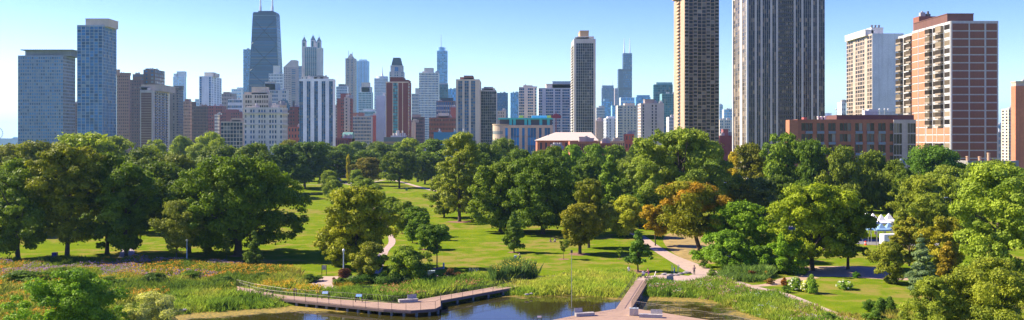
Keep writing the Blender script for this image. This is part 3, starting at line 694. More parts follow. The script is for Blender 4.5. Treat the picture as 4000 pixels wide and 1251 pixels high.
# white striped tower
building("white tower with five dark window stripes and a railed flat roof", 1169, 1300, 308, 800, (.70, .71, .72), S('GG##GG##GG##GG##GG', 33, .05, .2, glass((.008, .085, .18), .15), sp=plain((.06, .11, .17), .5, name="spandrel"), sd=.16), S('#', 33), xs=1311, ph=((1212, 1275, 299, (.30, .33, .36), .8), (1228, 1262, 296, (.2, .22, .25), .4)), cap=2.2)
building("pale grey-blue block with dark penthouse right of the white striped tower", 1313, 1355, 338, 1900, (.42, .47, .52), S(9, 24, .35, .35, GL_MID), xs=1362, ph=((1322, 1345, 329, (.12, .13, .15)),), name="office_block")
r, W, H, d = building("tall tan stone tower with a pointed dark pyramid roof", 1349, 1385, 228, 2500, (.36, .28, .23), S('#GG#GG#', 55, .35, .35, GL_MID), S(3, 55, .4, .4, GL_BRONZE), xs=1393, name="skyscraper")
MB().frust(-W / 2 + 4, W / 2 - 4, -d / 2 + 4, d / 2 - 4, H - .5, -1.5, 1.5, -1.5, 1.5, Z(208, 2500)).build("pyramid_roof", wall((.14, .17, .19)), r)
MB().box(-W / 2 + 7, -W / 2 + 8, -d / 2 + 8, -d / 2 + 9, H, H + 22).box(W / 2 - 8, W / 2 - 7, -d / 2 + 8, -d / 2 + 9, H, H + 18).build("finial", wall((.3, .3, .3)), r)
building("very pale blue ribbed tower behind the tan pyramid-roofed tower", 1393, 1437, 238, 2750, (.40, .54, .66), S(13, 1, .5, .0, GL_SKY), S(3, 1, .5, 0, GL_SKY), xs=1443, name="skyscraper", ph=((1402, 1430, 233, (.42, .55, .65)),), mast=((1411, 220),))
building("dark red brick tower with beige balcony column right of the white striped tower", 1317, 1372, 385, 1100, (.27, .085, .07), S('##GG###G', 20, .4, .45, GL_DARK), S(4, 20, .4, .4, GL_DARK), xs=1379, ph=((1330, 1365, 366, (.28, .09, .075), .7),))
building("light concrete strip tower attached in front of the dark red brick tower", 1344, 1362, 380, 1080, (.42, .33, .27), S('#G#', 20, .1, .5, GL_DARK), d=10)
building("tan block with many window bays behind the white striped tower's right edge", 1308, 1331, 410, 1300, (.38, .28, .22), S(5, 18, .4, .4, GL_DARK), d=14, name="apartment_block")
r, W, H, d = building("low red brick hall with a rounded green copper roof above the trees", 1311, 1360, 540, 760, (.27, .07, .06), S(6, 3, .6, .5, GL_DARK), d=16, name="hall")
D = 775; m = MB(); x0, x1 = X(1345, D) - r.location.x, X(1384, D) - r.location.x
m.tube([(x0, 2, Z(541, D)), (x1, 2, Z(541, D))], 5.2, 20).build("copper_roof", plain((.13, .30, .24), .7, name="copper"), r)
MB().box(x0, x1, -6, 10, 0, Z(541, D)).build("wall_wing", wall((.27, .07, .06)), r)
building("teal glass office tower with stepped pale crown, mid-distance left of the maroon tower", 1400, 1450, 360, 1900, (.42, .50, .50), S(9, 26, .3, .3, GL_TEAL), xs=1458, name="skyscraper", ph=((1407, 1450, 340, (.55, .55, .52), .6), (1412, 1444, 323, (.60, .52, .44), .4)))
# cylinder-top white tower with spire
D = 2200
r, W, H, d = building("white round-cornered tower with a thin spire and disc roof behind the maroon tower", 1462, 1512, 306, D, (.60, .63, .65), S(13, 46, .4, .4, GL_MID), name="skyscraper", d=24)
MB().lathe((2, 2, H - 3), [(0, W / 2 - 1), (8, W / 2 - 1), (9, 3), (12, 2.5), (17, 1.2), (34, .3)], 24).build("roof_disc", wall((.6, .63, .66)), r)
building("low pale glass office block with columns of panes between the teal tower and grey wall", 1402, 1466, 434, 1500, (.42, .52, .52), S(14, 12, .4, .25, GL_TEAL), d=20, ph=((1418, 1460, 427, (.6, .6, .58), .5),), name="office_block")
building("beige apartment block with dark bays low beside the blank grey slab", 1379, 1449, 454, 1050, (.46, .40, .33), C(12, 13, .3, .4, GL_MID), d=14, ph=((1379, 1418, 441, (.42, .2, .13), .8),), name="apartment_block")
building("red brick block peeking between the beige apartment block and the blank grey slab", 1446, 1470, 452, 1150, (.33, .07, .06), ('#', 1, 'f', 0, 0, GL_DARK), name="apartment_block", d=14)
building("blank light-grey windowless slab left of the maroon tower", 1469, 1505, 374, 1120, (.48, .48, .50), ('#', 1, 'f', 0, 0, GL_DARK), d=20, ph=((1495, 1504, 362, (.55, .54, .52), .3),), name="slab_tower", units=1)
# maroon tower
r, W, H, d = building("maroon brick tower with a bright teal glass strip down its front", 1507, 1596, 320, 950, (.17, .050, .050), ('####GGG##' + '####', 27, 's', .04, .14, glass((.05, .24, .30), .25, blindc=(.3, .6, .62)), {}), S('G#', 27, .3, .45, GL_BRONZE), xs=1607, cap=1.2)
m = MB()
for u in (4 / 13, 7 / 13, 9.6 / 13): m.box(-W / 2 + W * u - .35, -W / 2 + W * u + .35, -d / 2 - .25, -d / 2 - .001, 0, H)
for u in (0.002, 1): m.box(-W / 2 + W * u - .3 * (u > .5), -W / 2 + W * u + .6 * (u < .5), -d / 2 - .25, -d / 2 - .001, 0, H)
m.box(-W / 2, W / 2, -d / 2 - .3, -d / 2 - .001, H - 1, H + .2); m.build("pale_pilaster", wall((.55, .45, .34)), r)
MB().box(-W / 2 + 4.2, -W / 2 + 18, -d / 2 + 3, d / 2 - 1, H - .3, Z(302, 953)).box(-W / 2 + 4.0, -W / 2 + 18.3, -d / 2 + 2.8, d / 2, Z(309, 953), Z(307, 953)).build("penthouse", wall((.17, .06, .05)), r)
MB().box(-W / 2 + 17.9, W / 2 - .5, -d / 2 + 3, d / 2 - 1, H - .3, Z(312, 953)).build("penthouse", wall((.17, .06, .05)), r)
D = 2000
r, W, H, d = building("grey stone tower with dark flared mansard top rising behind the maroon tower", 1521, 1575, 280, D, (.38, .35, .33), S('G#GG#G', 34, .4, .4, GL_MID), name="skyscraper", d=28)
MB().box(-W / 2 + 2, W / 2 - 2, -d / 2 + 3, d / 2 - 3, H - .5, Z(255, D)).build("upper_wall", wall((.40, .37, .34)), r)
MB().box(-4, 4, -d / 2 + 2.6, -d / 2 + 3, H, Z(262, D)).build("tall_window", GL_BLUE, r)
MB().frust(-W / 2 + 4, W / 2 - 4, -d / 2 + 3, d / 2 - 3, Z(253, D), -W / 2 + 8, W / 2 - 8, -d / 2 + 5, d / 2 - 5, Z(225, D)).build("mansard_roof", wall((.035, .06, .08)), r)
building("small grey block with pitched top right of the maroon tower", 1608, 1640, 366, 1800, (.42, .40, .38), S(6, 18, .4, .4, GL_MID), name="office_block", d=20, ph=((1622, 1638, 345, (.50, .50, .46), .5),))
building("dark brick block with pale lower band just right of the maroon tower", 1608, 1655, 457, 1150, (.24, .13, .11), S(9, 12, .4, .45, GL_DARK), d=16, ph=((1610, 1640, 448, (.45, .33, .24), .7),), name="apartment_block", units=1)
building("pale plain wall block tucked beside the maroon tower's foot", 1607, 1620, 478, 1000, (.50, .44, .38), ('#', 1, 'f', 0, 0, GL_DARK), d=10, name="apartment_block")
building("white gridded tower with round mechanical drum on its roof, centre skyline", 1637, 1712, 284, 1500, (.60, .60, .55), S(14, 34, .38, .34, GL_BLUE), name="skyscraper", d=24, ph=((1657, 1692, 266, (.50, .48, .45), .6),))
# tall glass tower with spire
D = 2700
r, W, H, d = building("slender bright blue glass skyscraper with a needle spire, centre skyline", 1707, 1746, 198, D, (.30, .52, .68), S(6, 70, .08, .2, glass((.10, .30, .46), .1)), name="skyscraper", d=30)
MB().lathe((-4, 0, H - 1), [(0, 11), (Z(184, D) - H + 1, 11)], 20).build("rounded_top", wall((.25, .46, .62)), r)
MB().tube([(-4, 0, Z(185, D)), (-4, 0, Z(132, D))], [1.4, .4], 8).build("spire", plain((.4, .45, .5), .4, name="mast"), r)
MB().tube([(9, 0, H - 1), (9, 0, H + 9)], .5, 5).tube([(3, 0, H + 9), (14, 0, H + 9)], .5, 5).build("roof_crane", plain((.4, .45, .5), .4, name="mast"), r)
building("dark teal glass box tower below the needle-spired skyscraper", 1713, 1748, 330, 1900, (.10, .16, .18), S(5, 28, .12, .2, GL_TEAL), name="office_block", d=24, ph=((1716, 1740, 325, (.4, .42, .42), .6),))
building("plain bright blue glass block between the dark teal tower and beige tower", 1750, 1785, 348, 2400, (.16, .36, .52), S(6, 22, .1, .2, GL_SKY), name="office_block", d=24)
building("dark blue-brown block with white floor lines left of the beige tower", 1704, 1778, 395, 1300, (.24, .13, .13), S(10, 12, .3, .35, GL_BLUE, sp=wall((.45, .44, .43))), d=18, ph=((1722, 1768, 383, (.05, .07, .09), .8),), name="apartment_block")
building("bright red brick block peeking out left of the beige tower", 1759, 1785, 420, 1250, (.42, .09, .06), ('#', 1, 'f', 0, 0, GL_DARK), d=12, name="apartment_block")
building("wide red-brown brick block with rows of small windows left of the beige tower", 1676, 1782, 460, 1000, (.25, .095, .07), C(18, 10, .5, .5, GL_DARK), d=18, ph=((1712, 1752, 442, (.55, .54, .52), .5), (1705, 1760, 453, (.3, .28, .27), .7)), name="apartment_block")
building("flat low block with bright blue walls above the tree tops left of the beige tower", 1694, 1822, 517, 820, plain((.05, .22, .36), .6, name="blue_cladding"), ('#', 1, 'f', 0, 0, GL_DARK), d=14, name="low_block", units=3)
r, W, H, d = building("low grey-green warehouse with white roof stacks below the maroon tower", 1499, 1608, 536, 720, (.20, .22, .17), ('#', 1, 'f', 0, 0, GL_DARK), d=16, name="warehouse")
MB().box(-W / 2, W / 2 + 5, -d / 2 - .2, -d / 2 - .001, H - 5.2, H - 3.6).build("orange_band", wall((.55, .35, .16)), r)
for px in (1550, 1556, 1563, 1571, 1578): MB().lathe((X(px, 722) - r.location.x, -3, H - .2), [(0, .55), (3.5 + (px % 3), .55)], 10).build("roof_stack", plain((.65, .6, .55), .6, name="white_metal"), r)
MB().box(-W / 2 + 5, 2, -4, 3, H - .2, H + 1.3).build("rooftop_unit", plain((.55, .5, .45), .6, name="white_metal"), r)
# beige tower pair
building("beige concrete tower with three glassy balcony columns and dark rooftop box", 1781, 1873, 310, 860, (.56, .46, .35), C('#GGG#GGG#GGG##'.replace('GGG', 'GG'), 29, .05, .35, GL_MID, sp=plain((.16, .17, .18), .6, name="spandrel"), sd=.2), S('##G##', 29, .3, .5, GL_DARK), xs=1880, ph=((1797, 1848, 302, (.28, .14, .10), .8), (1812, 1847, 296, (.12, .10, .10), .5)), units=1)
building("dark glass tower with pale concrete grid right of the beige tower", 1879, 1938, 352, 900, (.46, .43, .38), C(7, 26, .09, .10, GL_DEEP), ('#', 1, 'f', 0, 0, GL_DARK), xs=1942, ph=((1882, 1932, 345, (.50, .46, .40), .9), (1890, 1925, 340, (.4, .4, .38), .5)))
building("broad blue office tower far behind between the dark gridded tower and teal-topped block", 1939, 1984, 363, 2000, (.08, .19, .31), S(14, 36, .2, .3, GL_BLUE), name="office_block", d=30)
building("flat blue tower far behind left of the white balconied towers", 1994, 2027, 362, 2300, (.16, .33, .48), S(10, 30, .15, .15, GL_SKY), name="office_block", d=30)
building("small beige block with vertical windows above the teal-topped block", 1943, 1976, 433, 1300, (.58, .42, .30), S('GGGG#', 14, .6, .3, GL_BRONZE), S('#', 12), xs=1990, d=12, name="apartment_block")
building("white concrete tower with dark balconies, first of the pair left of the tall narrow tower", 2027, 2096, 340, 1000, (.50, .45, .39), S('GGG##GGG#G', 27, .12, .32, GL_MID), name="apartment_tower", d=14, ph=((2044, 2080, 334, (.5, .46, .4), .8), (2070, 2098, 338, (.3, .4, .5), .9)), units=1)
building("wide white and glass apartment tower with cream roof slab left of the tall narrow tower", 2104, 2232, 344, 980, (.50, .48, .46), S('GG##GGGG#GGG#GGGG##'[:18], 27, .10, .32, GL_MID), d=18, ph=((2134, 2231, 328, (.62, .55, .46), .9), (2158, 2232, 318, (.35, .45, .5), .5)), units=1)
# teal-topped low block
D = 640
r, W, H, d = building("low tan block with dark blue bays and a bright teal top storey", 1962, 2160, 489, D, (.50, .36, .25), C('#G#GGG#G#GGG#G#GG#', 5, .06, .2, glass((.015, .17, .38), .1), sp=plain((.03, .12, .22), .5, name="blue_spandrel"), sd=.2), d=14, name="apartment_block", cap=2)
zt = Z(467, D); x0 = -W / 2 + 2
m = MB(); m.box(x0 - 4, W / 2 - .5, -d / 2 + 1.6, d / 2, H - .3, zt); m.build("top_storey", wall((.09, .09, .09)), r)
TEAL = plain((.06, .50, .45), .55, name="teal_panel"); m = MB(); m.box(x0 - 5, W / 2, -d / 2 + .8, d / 2, zt, zt + 1.1)
for i in (0, 1, 4, 5, 8, 10): m.box(x0 + 3 + i * 2.7, x0 + 5 + i * 2.7, -d / 2 + 1.2, -d / 2 + 1.59, H, zt)
m.build("teal_roof", TEAL, r)
m = MB().lathe((-W / 2, -d / 2 + 7, 0), [(0, 7), (H, 7), (H + .3, 7.4), (H + .8, 7.4)], 24).build("round_corner", wall((.55, .42, .30)), r)
m = MB()
for k in range(5): m.lathe((-W / 2, -d / 2 + 7, 4 + k * (H - 4) / 5), [(0, 7.06), (2.2, 7.06)], 24)
m.build("ribbon_windows", GL_MID, r)
for x, c, w_ in ((-6, (.8, .55, .08), 3), (3, (.2, .5, .75), 6), (9, (.25, .55, .8), 5), (14, (.85, .6, .1), 3)): MB().box(x, x + w_, 0, 3, zt + 1, zt + 3).build("rooftop_unit", plain(c, .6, name="painted_metal"), r)
r = empty("mast_hoist", (X(2172, 700), 700, 0), "dark red construction hoist box on a mast right of the teal-topped block", "hoist")
MB().box(-.35, .35, -.35, .35, 0, Z(440, 700)).build("mast", plain((.25, .05, .06), .6, name="red_metal"), r); MB().box(-4.5, 3.8, -1.5, 1.5, Z(462, 700), Z(451, 700)).box(-2, 2, -1.2, 1.2, Z(451, 700), Z(446, 700)).build("hoist_box", plain((.28, .03, .05), .6, name="red_metal"), r)
# tall narrow tower
building("tall narrow tower with white edges, dark gridded glass and tan roof box, right of centre", 2242, 2327, 152, 800, (.48, .46, .42), C('#GGGGGGGG#', 46, .12, .08, GL_DEEP), S('B', 46, .5, .5, GL_BRONZE, bm=SLABM, proj=1.0), xs=2231, ph=((2266, 2300, 120, (.50, .34, .20), .6), (2248, 2290, 146, (.15, .17, .17), .8), (2255, 2320, 143, (.6, .55, .45), .5)), cap=4)
# low brick church hall with white roof
D = 560
r, W, H, d = building("large low brick hall with rounded arches and a wide white hipped roof", 2099, 2226, 548, D, (.42, .15, .08), C('#G#G#G#G#G#G#', 1, .3, .45, GL_DARK), d=40, name="church_hall", cat="hall")
xl, xr = X(2099, D) - r.location.x, X(2332, D) - r.location.x
MB().frust(xl - 1, xr + 1, -d / 2 - 1, d / 2 + 1, H - .2, xl + 13, xr - 2, -d / 2 + 18, d / 2 - 4, Z(517, D + 20)).build("roof", plain((.56, .45, .35), .8, name="white_roof"), r)
MB().box(X(2226, D) - r.location.x, xr, -d / 2, d / 2, 0, H - .3).build("wing_wall", wall((.42, .15, .08)), r)
D = 520
r, W, H, d = building("low orange brick annex with a flat roof in front of the white-roofed hall", 2226, 2344, 553, D, (.46, .16, .085), C(16, 2, .5, .6, GL_WARM), d=14, name="brick_annex", ph=((2262, 2292, 535, (.50, .46, .40), .3), (2293, 2320, 540, (.4, .38, .35), .3)), units=1)
building("low orange brick wing stepping down at the right end of the brick annex", 2344, 2392, 560, 530, (.44, .15, .08), S(6, 2, .6, .6, GL_DARK), d=12, name="brick_wing")
r, W, H, d = building("small brick house with dark hipped roof among the trees before the hall", 2140, 2190, 582, 470, (.44, .15, .08), S(4, 2, .6, .6, GL_DARK), d=12, name="brick_house", cat="house")
MB().frust(-W / 2 - .5, W / 2 + .5, -d / 2 - .5, d / 2 + .5, H, -W / 2 + 2, W / 2 - 2, -.5, .5, Z(568, 470)).build("roof", wall((.28, .11, .08)), r)
# --- right-centre distance
D = 4450
r, W, H, d = building("dark stepped skyscraper with two tall white antennas, far right of centre", 2435, 2469, 208, D, (.02, .055, .11), S(9, 40, .25, .3, GL_BLUE), name="skyscraper", d=40)
MB().box(X(2416, D) - r.location.x, -W / 2 + .3, -d / 2, d / 2, 0, Z(270, D)).build("lower_tube", wall((.02, .055, .11)), r)
MB().box(X(2416, D) - r.location.x + 1, W / 2 - 1, -d / 2 - .6, -d / 2 - .002, Z(343, D), Z(352, D)).box(X(2416, D) - r.location.x + 1, W / 2 - 1, -d / 2 - .6, -d / 2 - .002, Z(272, D), Z(277, D)).build("louvre_band", wall((.02, .03, .05)), r)
for px in (2440, 2462): MB().tube([(X(px, D) - r.location.x, 0, H - 1), (X(px, D) - r.location.x, 0, Z(180, D)), (X(px, D) - r.location.x, 0, Z(148, D))], [4, 2.6, .8], 8).build("antenna", plain((.7, .7, .7), .5, name="mast"), r)
building("blue-grey tower with two thin roof masts left of the dark stepped skyscraper", 2351, 2399, 344, 3600, (.15, .21, .30), FF(9, 40, .4, .4, GL_BLUE), name="skyscraper", d=40, ph=((2353, 2397, 334, (.15, .21, .3), .9),), mast=((2355, 312), (2392, 312)))
building("slim pinkish tower between the masted tower and the dark stepped skyscraper", 2401, 2415, 345, 3900, (.38, .30, .30), FF(3, 40, .4, .4, GL_BLUE), name="skyscraper", d=20, mast=((2408, 336),))
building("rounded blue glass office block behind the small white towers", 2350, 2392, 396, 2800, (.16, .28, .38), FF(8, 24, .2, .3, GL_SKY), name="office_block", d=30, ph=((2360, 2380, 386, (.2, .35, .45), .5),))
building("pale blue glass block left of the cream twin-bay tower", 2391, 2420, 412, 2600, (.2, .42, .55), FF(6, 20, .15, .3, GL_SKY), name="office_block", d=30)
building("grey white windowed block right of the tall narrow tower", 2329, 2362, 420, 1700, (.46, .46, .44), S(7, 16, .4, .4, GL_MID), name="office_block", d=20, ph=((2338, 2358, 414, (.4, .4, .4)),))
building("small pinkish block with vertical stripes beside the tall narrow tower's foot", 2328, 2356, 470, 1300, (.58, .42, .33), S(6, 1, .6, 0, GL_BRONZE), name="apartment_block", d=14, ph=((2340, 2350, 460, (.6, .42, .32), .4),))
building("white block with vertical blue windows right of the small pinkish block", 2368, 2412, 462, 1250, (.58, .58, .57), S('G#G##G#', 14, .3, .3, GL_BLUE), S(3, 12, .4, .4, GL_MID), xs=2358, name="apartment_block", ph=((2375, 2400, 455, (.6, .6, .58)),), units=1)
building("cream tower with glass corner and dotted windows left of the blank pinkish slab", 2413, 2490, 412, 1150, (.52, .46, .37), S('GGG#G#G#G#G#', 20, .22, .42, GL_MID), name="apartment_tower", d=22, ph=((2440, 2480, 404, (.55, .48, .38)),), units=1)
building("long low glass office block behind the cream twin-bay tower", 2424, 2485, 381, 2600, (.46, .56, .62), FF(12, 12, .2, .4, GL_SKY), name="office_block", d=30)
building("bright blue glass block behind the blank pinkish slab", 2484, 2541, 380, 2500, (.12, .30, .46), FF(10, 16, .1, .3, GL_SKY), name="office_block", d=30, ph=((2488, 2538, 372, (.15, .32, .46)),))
building("blank pinkish slab tower with a central window strip, left of the tall tan tower", 2503, 2594, 404, 900, (.50, .43, .38), S('#G#####G#G####'.replace('#G#####', '#G####'), 20, .3, .3, GL_DARK), S(3, 20, .4, .45, GL_BRONZE), xs=2491, ph=((2519, 2556, 388, (.30, .26, .24), .5),))
building("small red brick block with dark side wall below the pinkish slab", 2443, 2477, 524, 800, (.40, .09, .06), C(3, 4, .6, .5, GL_DARK), name="apartment_block", d=14)
building("low mixed brick row houses above the trees left of the pinkish slab", 2350, 2440, 552, 760, (.38, .24, .18), C(12, 2, .5, .6, GL_DARK), name="row_houses", d=10, units=4)
building("teal glass tower with open construction top left of the tall tan tower", 2554, 2628, 330, 1700, (.10, .26, .28), S(9, 30, .10, .14, GL_TEAL), S(3, 30, .1, .15, GL_TEAL), xs=2551, name="skyscraper", ph=((2564, 2626, 322, (.25, .45, .42), .7),), units=2)
building("second lower teal glass tower beside the tall tan tower", 2586, 2636, 366, 1600, (.14, .30, .32), S(7, 26, .10, .16, GL_TEAL), name="skyscraper", d=26)
building("small dark blue block with white neighbour behind the tall tan tower", 2592, 2618, 480, 1500, (.03, .08, .14), S(4, 8, .1, .3, GL_BLUE), name="office_block", d=20)
building("small pale block just left of the tall tan tower", 2613, 2636, 457, 1200, (.56, .50, .46), S(4, 12, .4, .5, GL_MID), name="apartment_block", d=20)
# --- tall tan tower, out of the frame
building("tall tan tower with stacked dark balconies running out of the top of the picture", 2674, 2809, -26, 700, (.38, .26, .17), S('BG#BGGB#GB'.replace('#', ''), 50, .13, .15, glass((.012, .011, .010), .18, blindc=(.45, .38, .30)), proj=1.1, bm=plain((.24, .19, .15), .7, name="balcony_metal")), S('#B#', 50, .3, .45, GL_BRONZE, bm=plain((.50, .36, .24), .8, name="tan_concrete"), proj=1.4), xs=2632, ph=((2650, 2760, -50, (.4, .3, .22)),), cap=2)
building("small white tower far behind in the gap between the two giant towers", 2810, 2824, 410, 2400, (.42, .52, .60), FF(3, 24, .3, .4, GL_SKY), name="office_block", d=20)
building("pale blue block behind in the gap between the two giant towers", 2828, 2866, 428, 2200, (.40, .50, .58), FF(6, 14, .3, .4, GL_SKY), name="office_block", d=20)
building("white and beige block standing lower in the gap between the two giant towers", 2811, 2866, 468, 1500, (.55, .50, .44), S('GG#GGG#G', 12, .3, .4, GL_MID), name="apartment_block", d=20)
building("dark red brick building at the bottom of the gap between the two giant towers", 2811, 2864, 530, 800, (.26, .05, .05), ('#', 1, 'f', 0, 0, GL_DARK), name="brick_building", d=20, ph=((2825, 2845, 505, (.3, .1, .1), .4),), units=2)
# --- giant bronze glass tower
GB = glass((.016, .022, .032), .28, blindc=(.44, .33, .22))
r, W, H, d = building("giant dark bronze glass tower with white vertical fins running out of the picture", 2918, 3222, -40, 580, (.52, .48, .44), S('GGGG#GG#GGGG#GG#BBBBBBBB#GGG#GGGG#GG#GGG', 44, .10, .16, GB, sd=.12, proj=.5, spl=1, sp=plain((.05, .045, .045), .5, name="spandrel")), S('GG#GGG', 44, .06, .16, glass((.10, .075, .045), .35, blindc=(.55, .42, .28)), sp=plain((.20, .15, .10), .5, name="spandrel"), sd=.12), xs=2863, cap=2)
MB().box(-W / 2 - .5, -W / 2 + .8, -d / 2 - .5, -d / 2 + .8, 0, H).box(-W / 2 - .5, -W / 2 + .3, d / 2 - 1.5, d / 2, 0, H).build("corner_fin", wall((.62, .62, .60)), r)
# --- white slab with lit windows and big white-framed brick tower
building("white slab tower with gridded tan side and blank bluish end wall", 3407, 3530, 131, 760, (.60, .60, .59), ('#', 1, 'f', 0, 0, GL_DARK), C('GG#GGGG#GGG', 33, .16, .24, GL_BRONZE, wm=wall((.44, .35, .27))), xs=3306, ph=((3404, 3450, 108, (.62, .60, .56), .9), (3380, 3412, 116, (.6, .58, .52), .8)), units=0)
r0 = [o for o in bpy.data.objects if o.get('label', '').startswith("white slab tower")][0]
for px in (3430, 3444, 3458): MB().lathe((X(px, 770) - r0.location.x, -6, Z(108, 770)), [(0, .8), (3, .8), (3.3, 1.2), (4, .3)], 10).build("roof_vent", plain((.12, .12, .13), .6, name="dark_metal"), r0)
D = 450
WF = (.50, .49, .48)
r, W, H, d = building("large red brick tower with white frame grid, bay windows on its sunlit side", 3715, 3900, 82, D, wall(WF, var=.1), ('#', 1, 'f', 0, 0, GL_DARK), ('#' * 10, 1, 'f', 0, 0, GL_DARK), xs=3562, cap=.8, units=0)
# front: brick panels between the white frame bars
shade_brick = wall((.24, .10, .065), var=.2); nf = 21  # front brick given a darker colour, as the face in shade
cols = [(0.03, .365), (.40, .70), (.745, .965)]
p0 = {}
for ci, (a, b) in enumerate(cols):
    for f in range(nf):
        fh = (H - 1.5) / nf; z0 = .8 + f * fh
        if 8 <= f <= 8 and True: pass
        key = ci; m = None
        if key not in p0:
            p0[key] = MB().box(W * a, W * b, -.0, .22, 0, fh - .62).build("brick_panel", shade_brick, r, (-W / 2, -d / 2 - .21, z0))
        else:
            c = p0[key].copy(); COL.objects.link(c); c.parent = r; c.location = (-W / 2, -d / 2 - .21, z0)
# sunlit side: columns from the front corner to the back: windows, windows, bays, bays, brick, then the wing beyond
fh = (H - 1.5) / nf; xsd = -W / 2
lit_brick = wall((.42, .185, .10), var=.2); cw = d / 8.  # same brick in a lighter colour, painting the sun on this side
kinds = ['w', 'b', 'w', 'b', 'k', 'k']
segs = [('w', 0.02, .15), ('b', .16, .33), ('w', .34, .43), ('b', .44, .60), ('k', .63, .80), ('k', .82, .99)]
proto = {}
for kd, a, b in segs:
    for f in range(nf):
        z0 = .8 + f * fh; key = (kd, a); low = f < 5; brickrow = f in (6, 7)
        if brickrow or kd == 'k': kk = 'k'
        elif low and kd == 'b': kk = 'w'
        else: kk = kd
        key = (kk, a)
        if key not in proto:
            y0, y1 = d * a, d * b
            if kk == 'k': o = MB().box(-.2, 0, y0, y1, 0, fh - .62).build("brick_panel", lit_brick, r)
            elif kk == 'w':
                o = MB().box(-.12, 0, y0, y1, 0, fh - .7, .4).build("window", GL_BRONZE, r)
                MB().box(-.2, -.12, y0, y1, 0, .8).build("window_panel", plain((.5, .5, .5), .6, name="grey_panel"), o)
            else:
                o = MB().box(-1.5, 0, y0 + .8, y1 - .8, .9, fh - .9, .6).build("bay_window", GL_BRONZE, r)
                MB().box(-1.6, -.0, y0 + .7, y1 - .7, .0, .9).box(-1.6, 0, y0 + .7, y1 - .7, fh - .9, fh - .7).build("bay_panel", plain((.30, .24, .18), .6, name="bronze_panel"), o)
            proto[key] = o
        else: o = copy_tree(proto[key], parent=r)
        o.location = (xsd - .001, -d / 2, z0)
m = MB()
for kd, a, b in segs: m.box(xsd - .26, xsd - .002, -d / 2 + d * a - .35, -d / 2 + d * a - .02, 0, H)
m.build("frame_bar", wall(WF), r)
zr = Z(74, D); MB().box(-W / 2 + 1, W * .02 + 2, -d / 2 + 6, d / 2, H - .4, H + 4.2).box(-W / 2 + 0.8, W * .02 + 2.2, -d / 2 + 5.8, d / 2 + .2, H + 4.2, H + 4.6).build("penthouse", wall((.15, .07, .055)), r)
D2 = D + d + .2
r2, W2_, H2, d2 = building("rear brick and white wing with stacked bay windows behind the white-framed brick tower", 3590, 3720, 64, D2, wall((.26, .10, .065)), ('#', 1, 'f', 0, 0, GL_DARK), ('#', 1, 'f', 0, 0, GL_DARK), xs=3566, cap=1, units=1)
MB().lathe((X(3637, D2) - r2.location.x, 0, H2 - .3), [(0, 1.4), (2, 1.4), (2.2, .7), (3.6, .6)], 10).build("roof_vent", plain((.1, .1, .1), .6, name="dark_metal"), r2)
r3, W3, H3, d3 = building("narrow windowed rear wing at the left of the white-framed brick tower", 3568, 3600, 128, D2 + d2 + .2, wall(WF), ('#', 1, 'f', 0, 0, GL_DARK), ('#', 1, 'f', 0, 0, GL_DARK), xs=3507, cap=.8, units=0)
fh3 = (H3 - 1.5) / nf; pr = {}
for a, b, kd in ((.02, .30, 'b'), (.36, .60, 'w'), (.66, .97, 'b')):
    for f in range(6, nf):
        kk = 'k' if f in (6, 7) else kd; key = (kk, a); y0, y1 = d3 * a, d3 * b
        if key not in pr:
            if kk == 'k': o = MB().box(-.2, 0, y0, y1, 0, fh3 - .62).build("brick_panel", lit_brick, r3)
            elif kk == 'w': o = MB().box(-.12, 0, y0, y1, 0, fh3 - .8, .4).build("window", GL_BRONZE, r3)
            else:
                o = MB().box(-1.5, 0, y0, y1, .9, fh3 - .9, .6).build("bay_window", GL_BRONZE, r3); MB().box(-1.6, 0, y0 - .1, y1 + .1, 0, .9).build("bay_panel", plain((.30, .24, .18), .6, name="bronze_panel"), o)
            pr[key] = o
        else: o = copy_tree(pr[key], parent=r3)
        o.location = (-W3 / 2 - .001, -d3 / 2, .8 + f * fh3)
# --- low orange brick apartment block in front
D = 390
OB = (.36, .135, .07)
r, W, H, d = building("low orange-brown brick apartment block with glazed balconies below the giant bronze tower", 3115, 3490, 467, D, OB, C('#gBB#BB#BB#GGG#BB#BB#BB#G'.replace('g', 'G').replace('B', 'G'), 7, .05, .30, glass((.03, .028, .028), .35, blindc=(.4, .37, .33))), d=11, name="apartment_block", cap=1.6, units=0)
m = MB(); bal = None
lay = '#gBB#BB#BB#GGG#BB#BB#BB#G'; u = W / len(lay); fhh = (H - 1.6) / 7
pb = plain((.16, .20, .25), .4, .2, name="glass_balustrade")
for k in range(len(lay) - 1):
    if lay[k:k + 2] == 'BB':
        for f in range(7):
            loc = (-W / 2 + k * u, -d / 2 - .0, f * fhh + .1)
            if bal is None: bal = MB().box(.12, 2 * u - .12, -.35, -.02, 0, .14).box(.12, 2 * u - .12, -.40, -.34, .14, 1.1).build("balcony", pb, r, loc)
            else:
                c = bal.copy(); COL.objects.link(c); c.parent = r; c.location = loc
MB().box(X(3275, D) - r.location.x, W / 2 + X(3578, D) - X(3490, D), -d / 2 + 2, d / 2 + 6, H - .3, Z(449, D)).build("upper_storey", wall((.14, .06, .05)), r)
MB().box(X(3083, D) - r.location.x, -W / 2 + .2, -d / 2 - .3, -d / 2 + 5, 0, H - .2).build("left_bay", wall((.44, .17, .085)), r)  # brick lightened in colour to suggest the sunlit left face
m = MB(); xx0, xx1, zz = X(3276, D) - r.location.x, X(3577, D) - r.location.x, Z(449, D)
for i in range(61): m.box(xx0 + (xx1 - xx0) * i / 60 - .04, xx0 + (xx1 - xx0) * i / 60 + .04, -d / 2 + 2.1, -d / 2 + 2.2, zz, zz + 1.3)
m.box(xx0, xx1, -d / 2 + 2.05, -d / 2 + 2.25, zz + 1.3, zz + 1.38); m.build("roof_railing", plain((.08, .07, .07), .6, name="dark_metal"), r)
